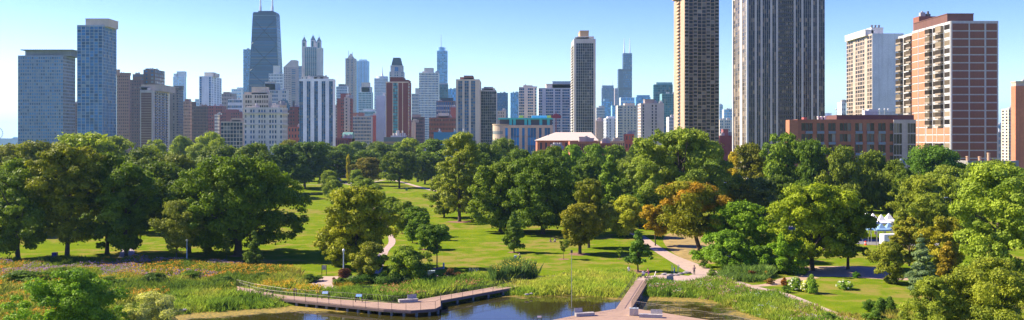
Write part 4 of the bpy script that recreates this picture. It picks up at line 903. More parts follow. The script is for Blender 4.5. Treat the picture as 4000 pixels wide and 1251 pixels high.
for px in (3274, 3320, 3380, 3445, 3465, 3479):
    MB().tube([(X(px, D) - r.location.x, -d / 2 + 2.6, zz), (X(px, D) - r.location.x, -d / 2 + 2.6, zz + 2.2)], .05, 5).lathe((X(px, D) - r.location.x, -d / 2 + 2.6, zz + 2.1), [(0, .1), (.25, .38), (.55, .38), (.75, .1)], 10).build("roof_lamp", plain((.7, .7, .68), .5, name="lamp_globe"), r)
for px0, px1, pt in ((3412, 3448, 426), (3395, 3412, 430), (3310, 3328, 462)): MB().box(X(px0, D) - r.location.x, X(px1, D) - r.location.x, -d / 2 + 5, -d / 2 + 8, zz - 2, Z(pt, D)).build("rooftop_unit", plain((.6, .58, .55), .6, name="white_metal"), r)
for px in (3213, 3226, 3240): MB().lathe((X(px, D) - r.location.x, 0, H - .3), [(0, .5), (1.3, .5), (1.4, .7), (1.8, .6)], 10).build("roof_vent", plain((.65, .6, .55), .6, name="white_metal"), r)
MB().box(X(3150, D) - r.location.x, X(3162, D) - r.location.x, -2, 1, H - .3, H + 1).build("rooftop_unit", plain((.4, .1, .08), .6, name="red_metal"), r)
building("glassy end of the low brick block with pale wall strip beside the white-framed tower", 3491, 3578, 468, D - .5, (.50, .40, .33), C('GGGG##GGG'.replace('GGGG', 'GGG'), 7, .06, .12, GL_BRONZE), d=11, name="stair_wing", cap=1.6, units=0)
# right edge
building("orange brick building cut off by the right edge of the picture", 3967, 4150, 336, 400, (.52, .19, .10), ('###G###G###G', 11, 'c', .1, .5, GL_WARM), ('#', 1, 'f', 0, 0, GL_DARK), xs=3965, ph=((3968, 4150, 318, (.50, .42, .32), .9),), mast=((3998, 300),))
building("cream tower with gridded windows behind the right-edge brick building", 3940, 3966, 425, 900, (.58, .46, .36), S(4, 18, .5, .4, GL_WARM), S(2, 18, .5, .4), xs=3934, d=14, units=1)
building("distant white low block with brick storey between the two rightmost brick buildings", 3900, 3941, 515, 1100, (.50, .40, .36), S(6, 4, .4, .4, GL_BLUE), name="office_block", d=16, ph=((3902, 3930, 502, (.5, .55, .6), .6),))
building("far pale blue roofline block at the right between the brick towers", 3896, 3942, 488, 2000, (.40, .46, .52), FF(8, 5, .3, .4, GL_SKY), name="office_block", d=20, ph=((3905, 3925, 480, (.4, .46, .52)),))
building("small distant blue and white block left of the white slab tower", 3212, 3262, 452, 1100, (.45, .52, .56), S(6, 8, .3, .4, GL_TEAL), name="office_block", d=20, ph=((3222, 3248, 443, (.5, .56, .6), .6),))
building("slim white block just left of the white slab tower", 3288, 3304, 400, 1000, (.62, .62, .60), S(2, 12, .5, .6, GL_MID), name="apartment_block", d=14)
building("flat pale rooftop with small chimneys in front of the white-framed brick tower", 3780, 3980, 628, 330, (.30, .28, .26), ('#', 1, 'f', 0, 0, GL_DARK), name="low_building", d=10, cap=.6, units=0)
r = [o for o in bpy.data.objects if o.get('label', '').startswith("flat pale rooftop")][0]
for px, h_ in ((3873, 2.6), (3790, 1.3), (3838, 1.2)): MB().lathe((X(px, 333) - r.location.x, 0, Z(629, 333)), [(0, .55), (h_, .55), (h_ + .1, .7), (h_ + .4, .6)], 10).build("chimney", wall((.48, .30, .18)), r)
D = 300
r = empty("water_tank_house", (X(3520, D), D, 0), "small blue-grey conical turret roof peeking over trees at the brick block's foot", "turret")
MB().lathe((0, 0, 0), [(0, 1.0), (Z(640, D), 1.0)], 12).build("wall", wall((.10, .11, .13)), r); MB().lathe((0, 0, Z(640, D)), [(0, 1.5), (1.1, .8), (1.8, .1)], 12).build("roof", plain((.10, .14, .18), .6, name="slate"), r)
# distant infill towards the horizon so the belt is closed
rng = random.Random(4)
FI = [(1100, 1180, 470, 1700), (1310, 1400, 470, 1500), (1440, 1520, 480, 1500), (1600, 1700, 470, 1600), (1930, 2030, 500, 1500), (2300, 2360, 500, 1600), (2180, 2240, 505, 1400), (700, 760, 470, 1700), (930, 960, 470, 1500), (2395, 2430, 500, 1800), (2590, 2640, 510, 1700), (3880, 4100, 528, 1500), (3220, 3310, 480, 1500)]
FD = ["between the cream hotel and white striped tower", "behind the red brick tower right of the white striped tower", "behind the blank grey slab", "behind the small blocks right of the maroon tower", "behind the teal-topped block", "behind the small pinkish block", "behind the mast hoist", "behind the wide dark brown block", "behind the cream hotel's left edge", "behind the small white block right of centre", "behind the low dark blue block", "behind the rightmost brick buildings", "behind the low orange-brown apartment block"]
for (a, b, t_, D), dsc in zip(FI, FD):
    c = rng.choice([(.30, .22, .19), (.36, .33, .30), (.26, .12, .10), (.42, .40, .38)])
    building("distant low block partly hidden " + dsc, a, b, t_, D, c, S(max(4, (b - a) // 8), 12, .4, .45, GL_MID), name="city_block", d=20, units=2)
# ferris wheel, pier
D = 4200
r = empty("ferris_wheel", (X(-12, D), D, 0), "distant observation wheel cut by the left edge above the lake", "ferris wheel")
zc, rad = Z(521, D), 27.
m = MB(); pts = [(rad * math.cos(t * math.pi / 24), 0, zc + rad * math.sin(t * math.pi / 24)) for t in range(49)]; m.tube(pts, .9, 5, False)
pts = [(rad * .9 * math.cos(t * math.pi / 24), 0, zc + rad * .9 * math.sin(t * math.pi / 24)) for t in range(49)]; m.tube(pts, .5, 5, False); m.build("rim", plain((.5, .5, .52), .5, name="wheel_metal"), r)
m = MB()
for t in range(20): a = t * math.pi / 10; m.tube([(0, 0, zc), (rad * math.cos(a), 0, zc + rad * math.sin(a))], .25, 4)
m.build("spokes", plain((.5, .5, .52), .5, name="wheel_metal"), r)
g0 = None
for t in range(20):
    a = t * math.pi / 10; loc = ((rad + 1.8) * math.cos(a), 0, zc + (rad + 1.8) * math.sin(a))
    if g0 is None: g0 = MB().box(-1.3, 1.3, -1.3, 1.3, -1.4, 1.4).build("gondola", plain((.35, .35, .4), .5, name="gondola_paint"), r, loc)
    else:
        c = g0.copy(); COL.objects.link(c); c.parent = r; c.location = loc
for s in (-1, 1): MB().tube([(s * 14, 0, 0), (0, 0, zc)], 1.0, 5).build("support_leg", plain((.5, .5, .52), .5, name="wheel_metal"), r)
r = empty("pier_hall", (X(52, 4300), 4300, 0), "long low domed hall on the lake pier left of the leftmost tower", "hall")
m = MB().box(-60, 30, -15, 15, 0, Z(541, 4300)); m.build("wall", wall((.35, .45, .5)), r)
MB().lathe((6, 0, Z(541, 4300)), [(0, 16), (4, 14), (7, 8), (8, .5)], 16).build("dome", plain((.2, .45, .45), .6, name="dome_paint"), r)
tag(MB().box(X(-300, 4350), X(70, 4350), 4350, 4420, 0, 5).build("breakwater", wall((.3, .33, .3))), "long grey breakwater crossing the lake at the left edge", "breakwater")
# ------------------------------------------------------------ trees
def env(kind, t):
    t = np.clip(t, 0, 1)
    if kind == 'round': return np.sqrt(np.clip(1 - (2 * t - 1) ** 2, 0, 1)) ** .75
    if kind == 'dome': return np.where(t < .3, .72 + t / .3 * .28, np.sqrt(np.clip(1 - ((t - .3) / .7) ** 2, 0, 1)) ** .85)
    if kind == 'oval': return np.sqrt(np.clip(1 - (1.9 * t - .9) ** 2, 0, 1)) ** .8
    if kind == 'cone': return np.minimum(1, t / .12 + .25) * np.clip(1 - t, 0, 1) ** .8 + .04
    if kind == 'vase': return np.where(t < .6, .25 + .75 * (t / .6) ** .8, np.sqrt(np.clip(1 - ((t - .6) / .42) ** 2, 0, 1)))
    if kind == 'shrub': return np.where(t < .2, .85 + t * .75, np.sqrt(np.clip(1 - ((t - .2) / .8) ** 2, 0, 1)))
    return 1 - t * 0
def clumps(kind, rg, W, H, h0, n, crs):
    out = []; ph = rg.uniform(0, 6.28, 4); amp = rg.uniform(.10, .28, 4); lean = rg.uniform(-.05, .05, 2) * W
    Hc = H - h0
    while len(out) < n:
        t = rg.random() ** .9; r = float(env(kind, t))
        if rg.random() > r + .12: continue
        a = rg.uniform(0, 6.283); k = 1 + sum(amp[i] * math.sin((i + 2) * a + ph[i] + t * 5 * (i % 2)) for i in range(4)) * .8
        rc = crs * (.5 + 1.0 * rg.random() ** 1.4) * (1 - .35 * t if kind == 'cone' else 1)
        rad = max(0., r * W / 2 * k - rc * .75) * rg.random() ** .38
        z = h0 + t * Hc; z = min(z, H - rc * .55); z = max(z, h0 + rc * .35)
        out.append((rad * math.cos(a) + lean[0] * t, rad * math.sin(a) + lean[1] * t, z, rc))
    return np.array(out)
def leaves(rg, C, N, leaf, flat=.78, asp=.6, up=.30, jit=.75, fill=.5):
    w_ = C[:, 3] ** 2; idx = rg.choice(len(C), N, p=w_ / w_.sum())
    d = rg.normal(size=(N, 3)); d[:, 2] = np.abs(d[:, 2]) * .9 - .25 * rg.random(N) * np.abs(d[:, 2]) - (rg.random(N) < .28) * np.abs(d[:, 2]) * 1.2
    d /= np.linalg.norm(d, axis=1)[:, None]
    rr = C[idx, 3] * (fill + (1.08 - fill) * rg.random(N) ** .5)
    far = rg.random(N) < .10; rr = np.where(far, C[idx, 3] * rg.uniform(1.05, 1.4, N), rr)
    P = C[idx, :3] + d * rr[:, None] * np.array([1, 1, flat])
    n = d + rg.normal(size=(N, 3)) * jit * .85 + np.array([0, 0, up]); n /= np.linalg.norm(n, axis=1)[:, None]
    a = np.cross(n, rg.normal(size=(N, 3))); a /= np.linalg.norm(a, axis=1)[:, None]; b = np.cross(n, a)
    s = leaf * (.6 + .8 * rg.random(N))[:, None]
    a *= s; b *= s * asp
    V = np.stack([P - a, P - b * .9 + a * .1, P + a, P + b], 1).reshape(-1, 3)
    F = np.arange(N * 4).reshape(N, 4)
    cl = rg.random(len(C)); rnd = np.clip(cl[idx] * .55 + rg.random(N) * .45, 0, 1)
    return V, F, rnd
def trunk_mesh(rg, W, H, h0, C, tr, forks=9, lean=0., kind='round', lowfork=.75):
    m = MB(); hf = h0 + (H - h0) * (.12 if kind in ('dome', 'vase') else .3); topz = H * .8
    pts = [(0, 0, -.4), (0, 0, .5), (lean * .35 + rg.uniform(-.1, .1), rg.uniform(-.1, .1), hf * .6), (lean * .6, rg.uniform(-.3, .3), hf), (lean, 0, topz)]
    m.tube(pts, [tr * 1.5, tr * 1.05, tr * .85, tr * .7, tr * .12], 8)
    if len(C):
        order = rg.permutation(len(C))[:forks]
        for i in order:
            c = C[i]; z0 = rg.uniform(hf * lowfork, max(hf * lowfork + .2, min(c[2] * .8, topz * .8))); f = z0 / topz
            s = Vector((lean * f, 0, z0)); e = Vector(c[:3]); mid = s.lerp(e, .5) + Vector((rg.uniform(-.1, .1) * W * .3, rg.uniform(-.1, .1) * W * .3, (e - s).length * rg.uniform(.0, .15)))
            m.tube([s, mid, e], [tr * .42, tr * .24, tr * .06], 5, False)
    me = bpy.data.meshes.new("trunk"); me.from_pydata(m.v, [], m.f); me.polygons.foreach_set('use_smooth', [True] * len(me.polygons)); me.update(); return me
CACHE = {}
def tree_meshes(key, kind, seed, W, H, h0, n, crs, N, leaf, tr, **kw):
    if key in CACHE: return CACHE[key]
    rg = np.random.default_rng(seed)
    n = int(n * 1.35); crs *= .82; N = int(N * 1.25); C = clumps(kind, rg, W, H, h0, n, crs); V, F, rnd = leaves(rg, C, N, leaf, kw.get('flat', .78), kw.get('asp', .6), kw.get('up', .3), kw.get('jit', .75), kw.get('fill', .5))
    lean = kw.get('lean', 0.)
    if lean: V[:, 0] += lean * np.clip(V[:, 2] / H, 0, 1)
    cm = fast_mesh("crown", V, F, rnd); cm.materials.append(LEAF)
    tm = trunk_mesh(rg, W, H, h0, C, tr, kw.get('forks', 9), lean, kind, kw.get('lowfork', .75)); tm.materials.append(kw.get('bark', BARK))
    CACHE[key] = (cm, tm, W, H); return CACHE[key]
GEN = {}
for i in range(4): GEN['round%d' % i] = ('round', 10 + i, 15, 18, 2.5, 70, 2.0, 15000, .36, .42)
for i in range(3): GEN['dome%d' % i] = ('dome', 20 + i, 18, 17, 3.0, 80, 2.1, 16000, .38, .5)
for i in range(3): GEN['oval%d' % i] = ('oval', 30 + i, 11, 18, 2.5, 60, 1.7, 13000, .34, .38)
for i in range(2): GEN['cone%d' % i] = ('cone', 40 + i, 10, 18, 1.5, 75, 1.3, 14000, .30, .32)
for i in range(3): GEN['vase%d' % i] = ('oval', 50 + i, 5.2, 8, .9, 55, .75, 11000, .17, .12)
for i in range(3): GEN['shrub%d' % i] = ('shrub', 60 + i, 4, 3, .0, 40, .55, 5000, .13, .06)
def warm(c): return (c[0] * 1.32 + .008, c[1] * 1.36 + .012, c[2] * .75)
def plant(label, x, y, W, H, proto, color, name="tree", cat="tree", group=None, rz=None, hero=None, z=0., rootname=None):
    if hero is None:
        g = GEN[proto]; cm, tm, w0, h0 = tree_meshes(proto, *g)
    else:
        cm, tm, w0, h0 = tree_meshes(label, *hero)
    r = empty(name, (x, y, z), label, cat, group); r.scale = (W / w0, W / w0, H / h0)
    rr = random.Random(label); r.rotation_euler = (0, 0, rr.uniform(0, 6.28) if rz is None else rz)
    pn = ("crown", "trunk") if cat == "tree" else ("foliage", "stem")
    c = bpy.data.objects.new(pn[0], cm); COL.objects.link(c); c.parent = r; c.color = (*warm(color), 1)
    t = bpy.data.objects.new(pn[1], tm); COL.objects.link(t); t.parent = r
    return r
# colours (albedo)
DG = (.050, .088, .014); MG = (.10, .155, .018); LG = (.17, .225, .026); YG = (.23, .26, .035); OL = (.13, .14, .028); OR = (.26, .19, .022); BG_ = (.115, .205, .024)
TEALG = (.06, .12, .05); PALE = (.17, .22, .06); BLUE = (.13, .19, .17); GOLD = (.42, .32, .03)
def T(label, cx, base, top, wpx, proto, color, D=None, **kw):
    if D is None: D = CAMH * F / (base - 545.)
    H = Z(top, D); W = wpx / F * D
    return plant(label, X(cx, D), D, W, H, proto, color, **kw)
def HERO(label, cx, base, top, wpx, kind, seed, color, h0f=.15, n=90, crf=.11, N=26000, leaf=.3, tr=.45, D=None, name="tree", **kw):
    if D is None: D = CAMH * F / (base - 545.)
    H = Z(top, D); W = wpx / F * D
    g = (kind, seed, W, H, H * h0f, n, W * crf, N, leaf, tr)
    cm = tree_meshes(label, *g, **kw)
    r = empty(name, (X(cx, D), D, 0), label, kw.get('cat', "tree"), kw.get('group'))
    shr = kw.get('cat') == "shrub"
    c = bpy.data.objects.new("foliage" if shr else "crown", cm[0]); COL.objects.link(c); c.parent = r; c.color = (*warm(color), 1)
    t = bpy.data.objects.new("stem" if shr else "trunk", cm[1]); COL.objects.link(t); t.parent = r
    return r
# left woods, front row
HERO("dark tree with drooping crown at the left edge of the picture", 70, 1012, 630, 300, 'dome', 101, (.085, .135, .022), .08, 110, .10, 30000, .32, .5)
HERO("tall olive green tree with upright limbs behind the purple bin", 262, 1010, 580, 300, 'vase', 102, (.135, .155, .024), .10, 120, .09, 32000, .3, .55, lowfork=.6, forks=14)
HERO("dark broad tree left of the shaded path, nearer to the tall olive tree", 418, 992, 600, 250, 'dome', 103, (.085, .135, .02), .08, 100, .11, 28000, .32, .5)
HERO("dark tree right beside the shaded path with a straight trunk", 492, 1006, 640, 230, 'round', 104, (.09, .145, .022), .10, 90, .11, 26000, .32, .42)
HERO("small airy tree with thin spreading limbs left of the pale lamp post", 690, 1024, 790, 215, 'vase', 105, (.13, .155, .04), .16, 60, .11, 11000, .20, .16, lowfork=.5, forks=16)
HERO("huge dark oak with spreading limbs over the left lawn, the widest tree", 930, 997, 622, 490, 'dome', 106, (.082, .135, .016), .09, 170, .075, 60000, .30, .95, forks=22, lowfork=.55)
T("lower limb-like dark tree joining the huge oak on its left", 740, None, 700, 250, 'round1', (.06, .10, .02), D=205)
HERO("small pointed young tree right in front of the huge oak", 993, 1043, 900, 84, 'cone', 107, (.09, .14, .04), .10, 45, .13, 8000, .17, .10)
HERO("thin pale sapling under the huge oak's left side", 886, 1018, 930, 50, 'vase', 108, (.13, .17, .04), .3, 20, .14, 1800, .16, .05)
T("small dark sapling behind the airy tree", 805, 1002, 925, 60, 'vase0', (.07, .10, .025))
# left woods behind
LW = [("pale green tall crown above the left woods below the two leftmost towers", 330, 528, 290, 380, 'round0', LG), ("yellow-green rounded crown under the dark blue glass tower", 430, 540, 190, 400, 'round2', PALE),
      ("olive crown at the far left edge above the dark front trees", 30, 572, 250, 330, 'dome1', OL), ("broad olive green crown left of centre in the left woods", 170, 560, 300, 300, 'dome0', (.12, .14, .03)),
      ("dense mid-green crown behind the shaded path trees", 570, 585, 300, 320, 'dome2', (.085, .12, .025)), ("dark round crown left of the huge oak's top", 640, 640, 240, 250, 'round3', (.06, .095, .018)),
      ("dark olive crown between the straight dark tree and oak", 690, 610, 240, 300, 'dome0', (.08, .10, .02)), ("rounded pale crown below the grid-fronted brown tower", 610, 548, 110, 520, 'round1', PALE),
      ("second rounded pale crown below the tan brick block", 705, 536, 130, 560, 'dome1', (.15, .20, .05)), ("broad pale green crown below the white-sided tower", 820, 522, 170, 600, 'dome2', LG),
      ("small round crown under the low dark pavilion", 770, 565, 110, 480, 'round0', PALE), ("long dark green crown right of the low pavilion", 850, 572, 230, 430, 'dome0', (.09, .13, .03)),
      ("dark green crown behind the huge oak, below the cream hotel", 1000, 566, 230, 400, 'dome1', (.08, .12, .025)), ("dark shaded tree at the left lawn's far end", 1110, 572, 200, 430, 'dome2', (.05, .09, .025)),
      ("dark blue-green tree closing the left lawn behind the monument", 1190, 560, 190, 470, 'round3', (.05, .09, .03)), ("rounded dark tree nearest the left lawn's far corner", 1155, 610, 170, 480, 'dome0', (.045, .08, .02)),
      ("golden-tipped crown right of the cream hotel's foot", 1125, 552, 110, 560, 'round2', OL), ("mid-green crown below the white striped tower", 1250, 556, 150, 560, 'round1', MG),
      ("dark crown between monument trees and white striped tower", 1300, 590, 130, 540, 'oval0', DG), ("bright yellow small tree behind the monument", 1362, 604, 20, 520, 'oval1', (.28, .26, .03)),
      ("rounded mid-green crown right of the yellow tree", 1430, 590, 120, 540, 'round0', (.08, .13, .03)), ("brown-green crown left of the lone lawn tree", 1440, 618, 110, 500, 'round3', (.13, .12, .03)),
      ("dark crown behind the lone lawn tree's left side", 1490, 566, 130, 620, 'dome1', (.07, .11, .025)), ("dense crown below the maroon tower", 1560, 560, 130, 640, 'dome2', MG),
      ("loose light crown below the warehouse roof stacks", 1610, 545, 110, 640, 'round2', LG), ("green crown below the red-brown brick block", 1690, 548, 130, 560, 'oval2', (.10, .16, .03)),
      ("dark crown behind the right end of the far path", 1660, 600, 120, 520, 'round1', (.06, .10, .02)), ("grey-green crown under the blank grey slab", 1480, 556, 90, 720, 'round3', (.11, .15, .05)),
      ("small crown left of the blank grey slab's foot", 1400, 556, 100, 740, 'dome0', (.10, .15, .045)), ("far crown below the small copper roof", 1340, 566, 90, 700, 'round0', MG)]
for l, cx, top, wpx, D, p, c in LW: T(l, cx, None, top, wpx, p, c, D=D, group="trees of the left woods and far lawn edge")
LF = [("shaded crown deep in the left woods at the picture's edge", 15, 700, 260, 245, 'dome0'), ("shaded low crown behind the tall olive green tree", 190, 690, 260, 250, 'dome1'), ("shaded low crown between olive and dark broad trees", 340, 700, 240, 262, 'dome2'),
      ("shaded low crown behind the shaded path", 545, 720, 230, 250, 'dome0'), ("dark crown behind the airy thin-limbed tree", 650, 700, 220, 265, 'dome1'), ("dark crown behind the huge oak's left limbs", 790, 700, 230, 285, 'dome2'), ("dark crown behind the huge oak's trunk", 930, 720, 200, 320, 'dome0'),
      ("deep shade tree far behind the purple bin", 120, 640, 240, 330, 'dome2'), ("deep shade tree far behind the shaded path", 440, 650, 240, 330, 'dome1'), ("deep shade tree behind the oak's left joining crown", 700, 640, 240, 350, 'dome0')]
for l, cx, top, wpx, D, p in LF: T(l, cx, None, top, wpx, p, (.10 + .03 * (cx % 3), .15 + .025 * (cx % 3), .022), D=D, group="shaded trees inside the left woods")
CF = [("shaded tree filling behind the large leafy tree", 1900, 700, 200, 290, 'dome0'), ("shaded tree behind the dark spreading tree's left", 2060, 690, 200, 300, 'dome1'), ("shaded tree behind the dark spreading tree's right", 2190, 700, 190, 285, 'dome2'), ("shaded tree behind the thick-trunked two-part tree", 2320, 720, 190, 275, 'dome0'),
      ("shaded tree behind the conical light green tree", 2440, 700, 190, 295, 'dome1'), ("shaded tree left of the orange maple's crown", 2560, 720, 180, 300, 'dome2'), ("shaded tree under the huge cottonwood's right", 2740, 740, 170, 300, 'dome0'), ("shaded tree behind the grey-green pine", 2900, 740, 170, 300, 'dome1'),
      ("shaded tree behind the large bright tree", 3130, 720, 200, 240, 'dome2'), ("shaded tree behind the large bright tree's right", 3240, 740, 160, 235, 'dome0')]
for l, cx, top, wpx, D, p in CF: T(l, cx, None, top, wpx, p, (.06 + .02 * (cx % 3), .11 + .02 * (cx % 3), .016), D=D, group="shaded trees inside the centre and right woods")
# centre
HERO("bushy golden-green maple standing left of the central avenue", 1390, 1052, 738, 285, 'oval', 110, (.175, .20, .024), .05, 110, .105, 36000, .27, .4)
HERO("lower wing of golden-green foliage on the maple's left flank", 1310, 1040, 890, 130, 'round', 111, (.15, .17, .022), .03, 50, .13, 11000, .25, .2)
AV = [(1287, 668, 80, 420), (1300, 705, 78, 375), (1322, 735, 95, 345), (1296, 690, 60, 400)]
AL = ["farthest small tree in the left avenue row beside the monument", "second small tree of the left avenue row", "nearest feathery tree of the left avenue row before the golden maple", "slim tree tucked into the left avenue row"]
for (cx, top, wp, D), l in zip(AV, AL): T(l, cx, None, top, wp * 1.0, 'round%d' % (D % 4), (.13, .18, .03), D=D, group="trees of the left avenue row")
CR = [(1648, 830, 80, 232, "small tree between the bushy and the low leafy avenue trees"), (1560, 800, 70, 262, "pale young tree between the first and second of the right avenue row"), (1600, 815, 80, 250, "young tree just behind the bushy avenue tree"), (1392, 665, 85, 450, "farthest yellow-green tree of the middle avenue row"), (1432, 700, 100, 390, "broad feathery tree of the middle avenue row"), (1462, 722, 100, 345, "feathery tree behind the golden maple's crown"), (1488, 752, 85, 310, "small tree right behind the golden maple's shoulder"),
      (1545, 790, 80, 275, "pale thin tree starting the right avenue row"), (1588, 788, 85, 262, "pale slender tree second in the right avenue row"), (1632, 808, 105, 240, "bushy mid-green tree in the middle of the right avenue row"), (1660, 880, 95, 212, "low leafy tree behind the nearest avenue tree"), (1570, 830, 80, 248, "low feathery tree between the pale slender and bushy avenue trees"), (1520, 770, 90, 292, "feathery tree half behind the golden maple's right side"), (1408, 690, 80, 420, "narrow yellow-green tree just right of the farthest middle avenue tree"), (1612, 870, 80, 225, "small leafy tree left of the low leafy avenue tree")]
for cx, top, wp, D, l in CR: T(l, cx, None, top, wp * .82, 'vase%d' % (cx % 3), (.14, .20, .03) if cx < 1600 else (.10, .175, .025), D=D, group="trees of the avenue rows")
HERO("nearest young avenue tree with a thin trunk on the open lawn", 1707, 1048, 882, 118, 'vase', 112, (.07, .13, .025), .33, 45, .12, 9000, .2, .13)
HERO("lone symmetric tree with a straight trunk on the far lawn", 1560, 735, 597, 155, 'round', 113, (.085, .125, .022), .22, 90, .10, 24000, .42, .5)
HERO("tall loose cottonwood with pale flickering leaves right of the open lawn", 1795, 866, 522, 215, 'oval', 114, (.165, .20, .05), .12, 130, .085, 32000, .32, .5, fill=.35)
HERO("lower spreading limb tree at the cottonwood's left foot", 1735, 850, 690, 150, 'round', 115, (.13, .17, .04), .10, 60, .11, 13000, .32, .3)
HERO("large leafy tree with heavy crown right of the cottonwood", 1955, 905, 640, 260, 'dome', 116, (.105, .155, .025), .08, 110, .10, 34000, .32, .5)
HERO("dark spreading tree in the shade behind the pyramid-shaped tree", 2120, 915, 612, 300, 'dome', 117, (.07, .12, .02), .10, 130, .095, 38000, .32, .6)
HERO("pyramid-shaped young tree standing alone on the lawn", 2008, 986, 826, 100, 'cone', 118, (.085, .14, .03), .10, 60, .13, 12000, .2, .12)
HERO("olive-gold tree with two-part crown and thick trunk at lawn centre", 2265, 992, 800, 165, 'round', 119, (.14, .145, .022), .20, 75, .12, 19000, .25, .38)
T("upper olive crown rising behind the thick-trunked two-part tree", 2300, None, 700, 140, 'oval1', (.12, .14, .022), D=215)
HERO("slim leaning sapling with brown mulch left of the two-part tree", 2202, 1013, 935, 52, 'vase', 120, (.11, .15, .03), .35, 18, .14, 1700, .16, .05)
HERO("tiny staked sapling between the two-part tree and arching young tree", 2421, 1012, 962, 26, 'vase', 121, (.10, .17, .03), .25, 14, .15, 900, .12, .035)
HERO("conical light green tree towering in the centre woods", 2378, 900, 605, 190, 'cone', 122, (.115, .19, .035), .08, 110, .10, 28000, .32, .45, D=272)
HERO("bright yellow-green weeping round tree beside the curving path's top", 2437, 925, 770, 155, 'round', 123, YG, .08, 75, .12, 19000, .25, .3)
HERO("arching young tree with layered limbs beside the stroller walkers", 2492, 1060, 903, 116, 'cone', 124, (.065, .135, .03), .22, 36, .13, 7500, .2, .14)
om = HERO("orange-tinged maple with a leaning dark trunk, the only orange tree", 2738, 1000, 715, 300, 'dome', 125, (.14, .15, .018), .30, 95, .10, 26000, .27, .5, lean=-2.6)
C_ = tree_meshes("autumn", 'dome', 177, X(2738 + 275, CAMH * F / 455.) - X(2738, CAMH * F / 455.), Z(712, 200), 10.5, 34, 1.5, 8500, .26, .1, lean=-2.6)
o_ = bpy.data.objects.new("autumn_foliage", C_[0]); COL.objects.link(o_); o_.parent = om; o_.color = (.36, .24, .02, 1)
HERO("golden green lower limb of foliage at the orange maple's left edge", 2560, 960, 800, 110, 'round', 126, OR, .25, 40, .13, 8000, .27, .15)
HERO("huge pale-leaved cottonwood rising over the orange maple", 2660, None, 506, 350, 'round', 127, (.145, .20, .045), .08, 170, .08, 52000, .36, .7, D=262, fill=.35)
HERO("pale loose cottonwood crown left of the huge pale-leaved one", 2520, None, 600, 150, 'oval', 128, (.155, .21, .06), .08, 80, .10, 20000, .32, .4, D=268)
CB = [("dark rounded crown below the beige balconied tower", 1900, 566, 160, 400, 'dome0', (.07, .11, .025)), ("mid-green crown right behind the cottonwood", 1880, 600, 150, 330, 'round1', (.09, .14, .03)),
      ("round crown in front of the dark gridded tower", 1970, 545, 130, 470, 'dome1', (.12, .17, .04)), ("dense crown in front of the teal-topped block's left", 2035, 590, 150, 360, 'round2', (.08, .13, .025)),
      ("small crown before the brick house with hipped roof", 2110, 592, 100, 400, 'round0', (.09, .13, .03)), ("dark curly crown left of the brick annex", 2170, 575, 110, 380, 'round3', (.075, .12, .02)),
      ("bright crown in front of the brick annex", 2240, 568, 110, 390, 'round1', BG_), ("second bright crown in front of the brick annex's right", 2320, 570, 110, 400, 'round2', (.12, .20, .03)),
      ("smooth dark arching crown in the centre woods", 2290, 620, 190, 310, 'dome2', (.07, .12, .02)), ("green crown below the row houses", 2400, 572, 130, 450, 'dome0', MG),
      ("broad crown below the pinkish slab tower", 2500, 560, 150, 460, 'dome1', (.09, .14, .035)), ("olive crown behind the conical light green tree", 2470, 620, 150, 330, 'round3', (.09, .13, .03)),
      ("crown filling between the leafy tree and dark spreading tree", 2040, 660, 150, 280, 'dome0', (.08, .13, .02)), ("shaded crown behind the two-part tree", 2210, 700, 160, 270, 'round0', (.06, .11, .02)),
      ("pale grey small tree right of the two-part tree", 2370, 800, 70, 255, 'round2', (.13, .16, .07)), ("shaded crown behind the weeping round tree", 2500, 740, 150, 262, 'round1', (.06, .11, .02)),
      ("small crown at the foot of the tall tan tower", 2620, 520, 90, 620, 'round3', (.10, .15, .04)), ("leafy crown left of the giant bronze tower's foot", 2770, 560, 150, 380, 'dome2', (.12, .18, .04)),
      ("mid-green crown above the orange maple's right", 2790, 640, 150, 300, 'round0', (.10, .16, .035)),
      ("golden-green narrow crown below the giant bronze tower's corner", 2862, 600, 80, 300, 'oval0', (.26, .22, .03)), ("bushy golden-tinged dark crown below the giant bronze tower", 2930, 570, 170, 310, 'round2', (.12, .13, .022)),
      ("slim yellow-green tree under the golden narrow crown", 2880, 680, 80, 262, 'oval1', (.16, .18, .03)), ("grey-green pine beneath the bushy golden-tinged crown", 2965, 700, 160, 256, 'round3', (.07, .10, .04)),
      ("broad green crown left of the low orange-brown block", 3065, 525, 190, 300, 'round1', (.095, .155, .028)), ("dark dense crown in front of the low orange-brown block", 3165, 555, 150, 290, 'round0', (.06, .11, .02)),
      ("olive-green round crown in front of the low block's right half", 3275, 580, 200, 285, 'dome1', (.10, .135, .028)), ("olive crown between the round crown and the dome-shaped tree", 3405, 596, 160, 292, 'dome0', (.10, .14, .026)), ("small olive crown under the low block's glassy end", 3485, 632, 120, 288, 'round2', (.09, .13, .026)), ("dark crown in shade below the olive-green round crown", 3300, 690, 200, 320, 'dome2', (.045, .085, .016)),
      ("small dark tree beside the road sign left of the large bright tree", 3050, 690, 130, 262, 'round2', (.06, .10, .02))]
for l, cx, top, wpx, D, p, c in CB: T(l, cx, None, top, wpx, p, c, D=D, group="trees of the centre and right woods")
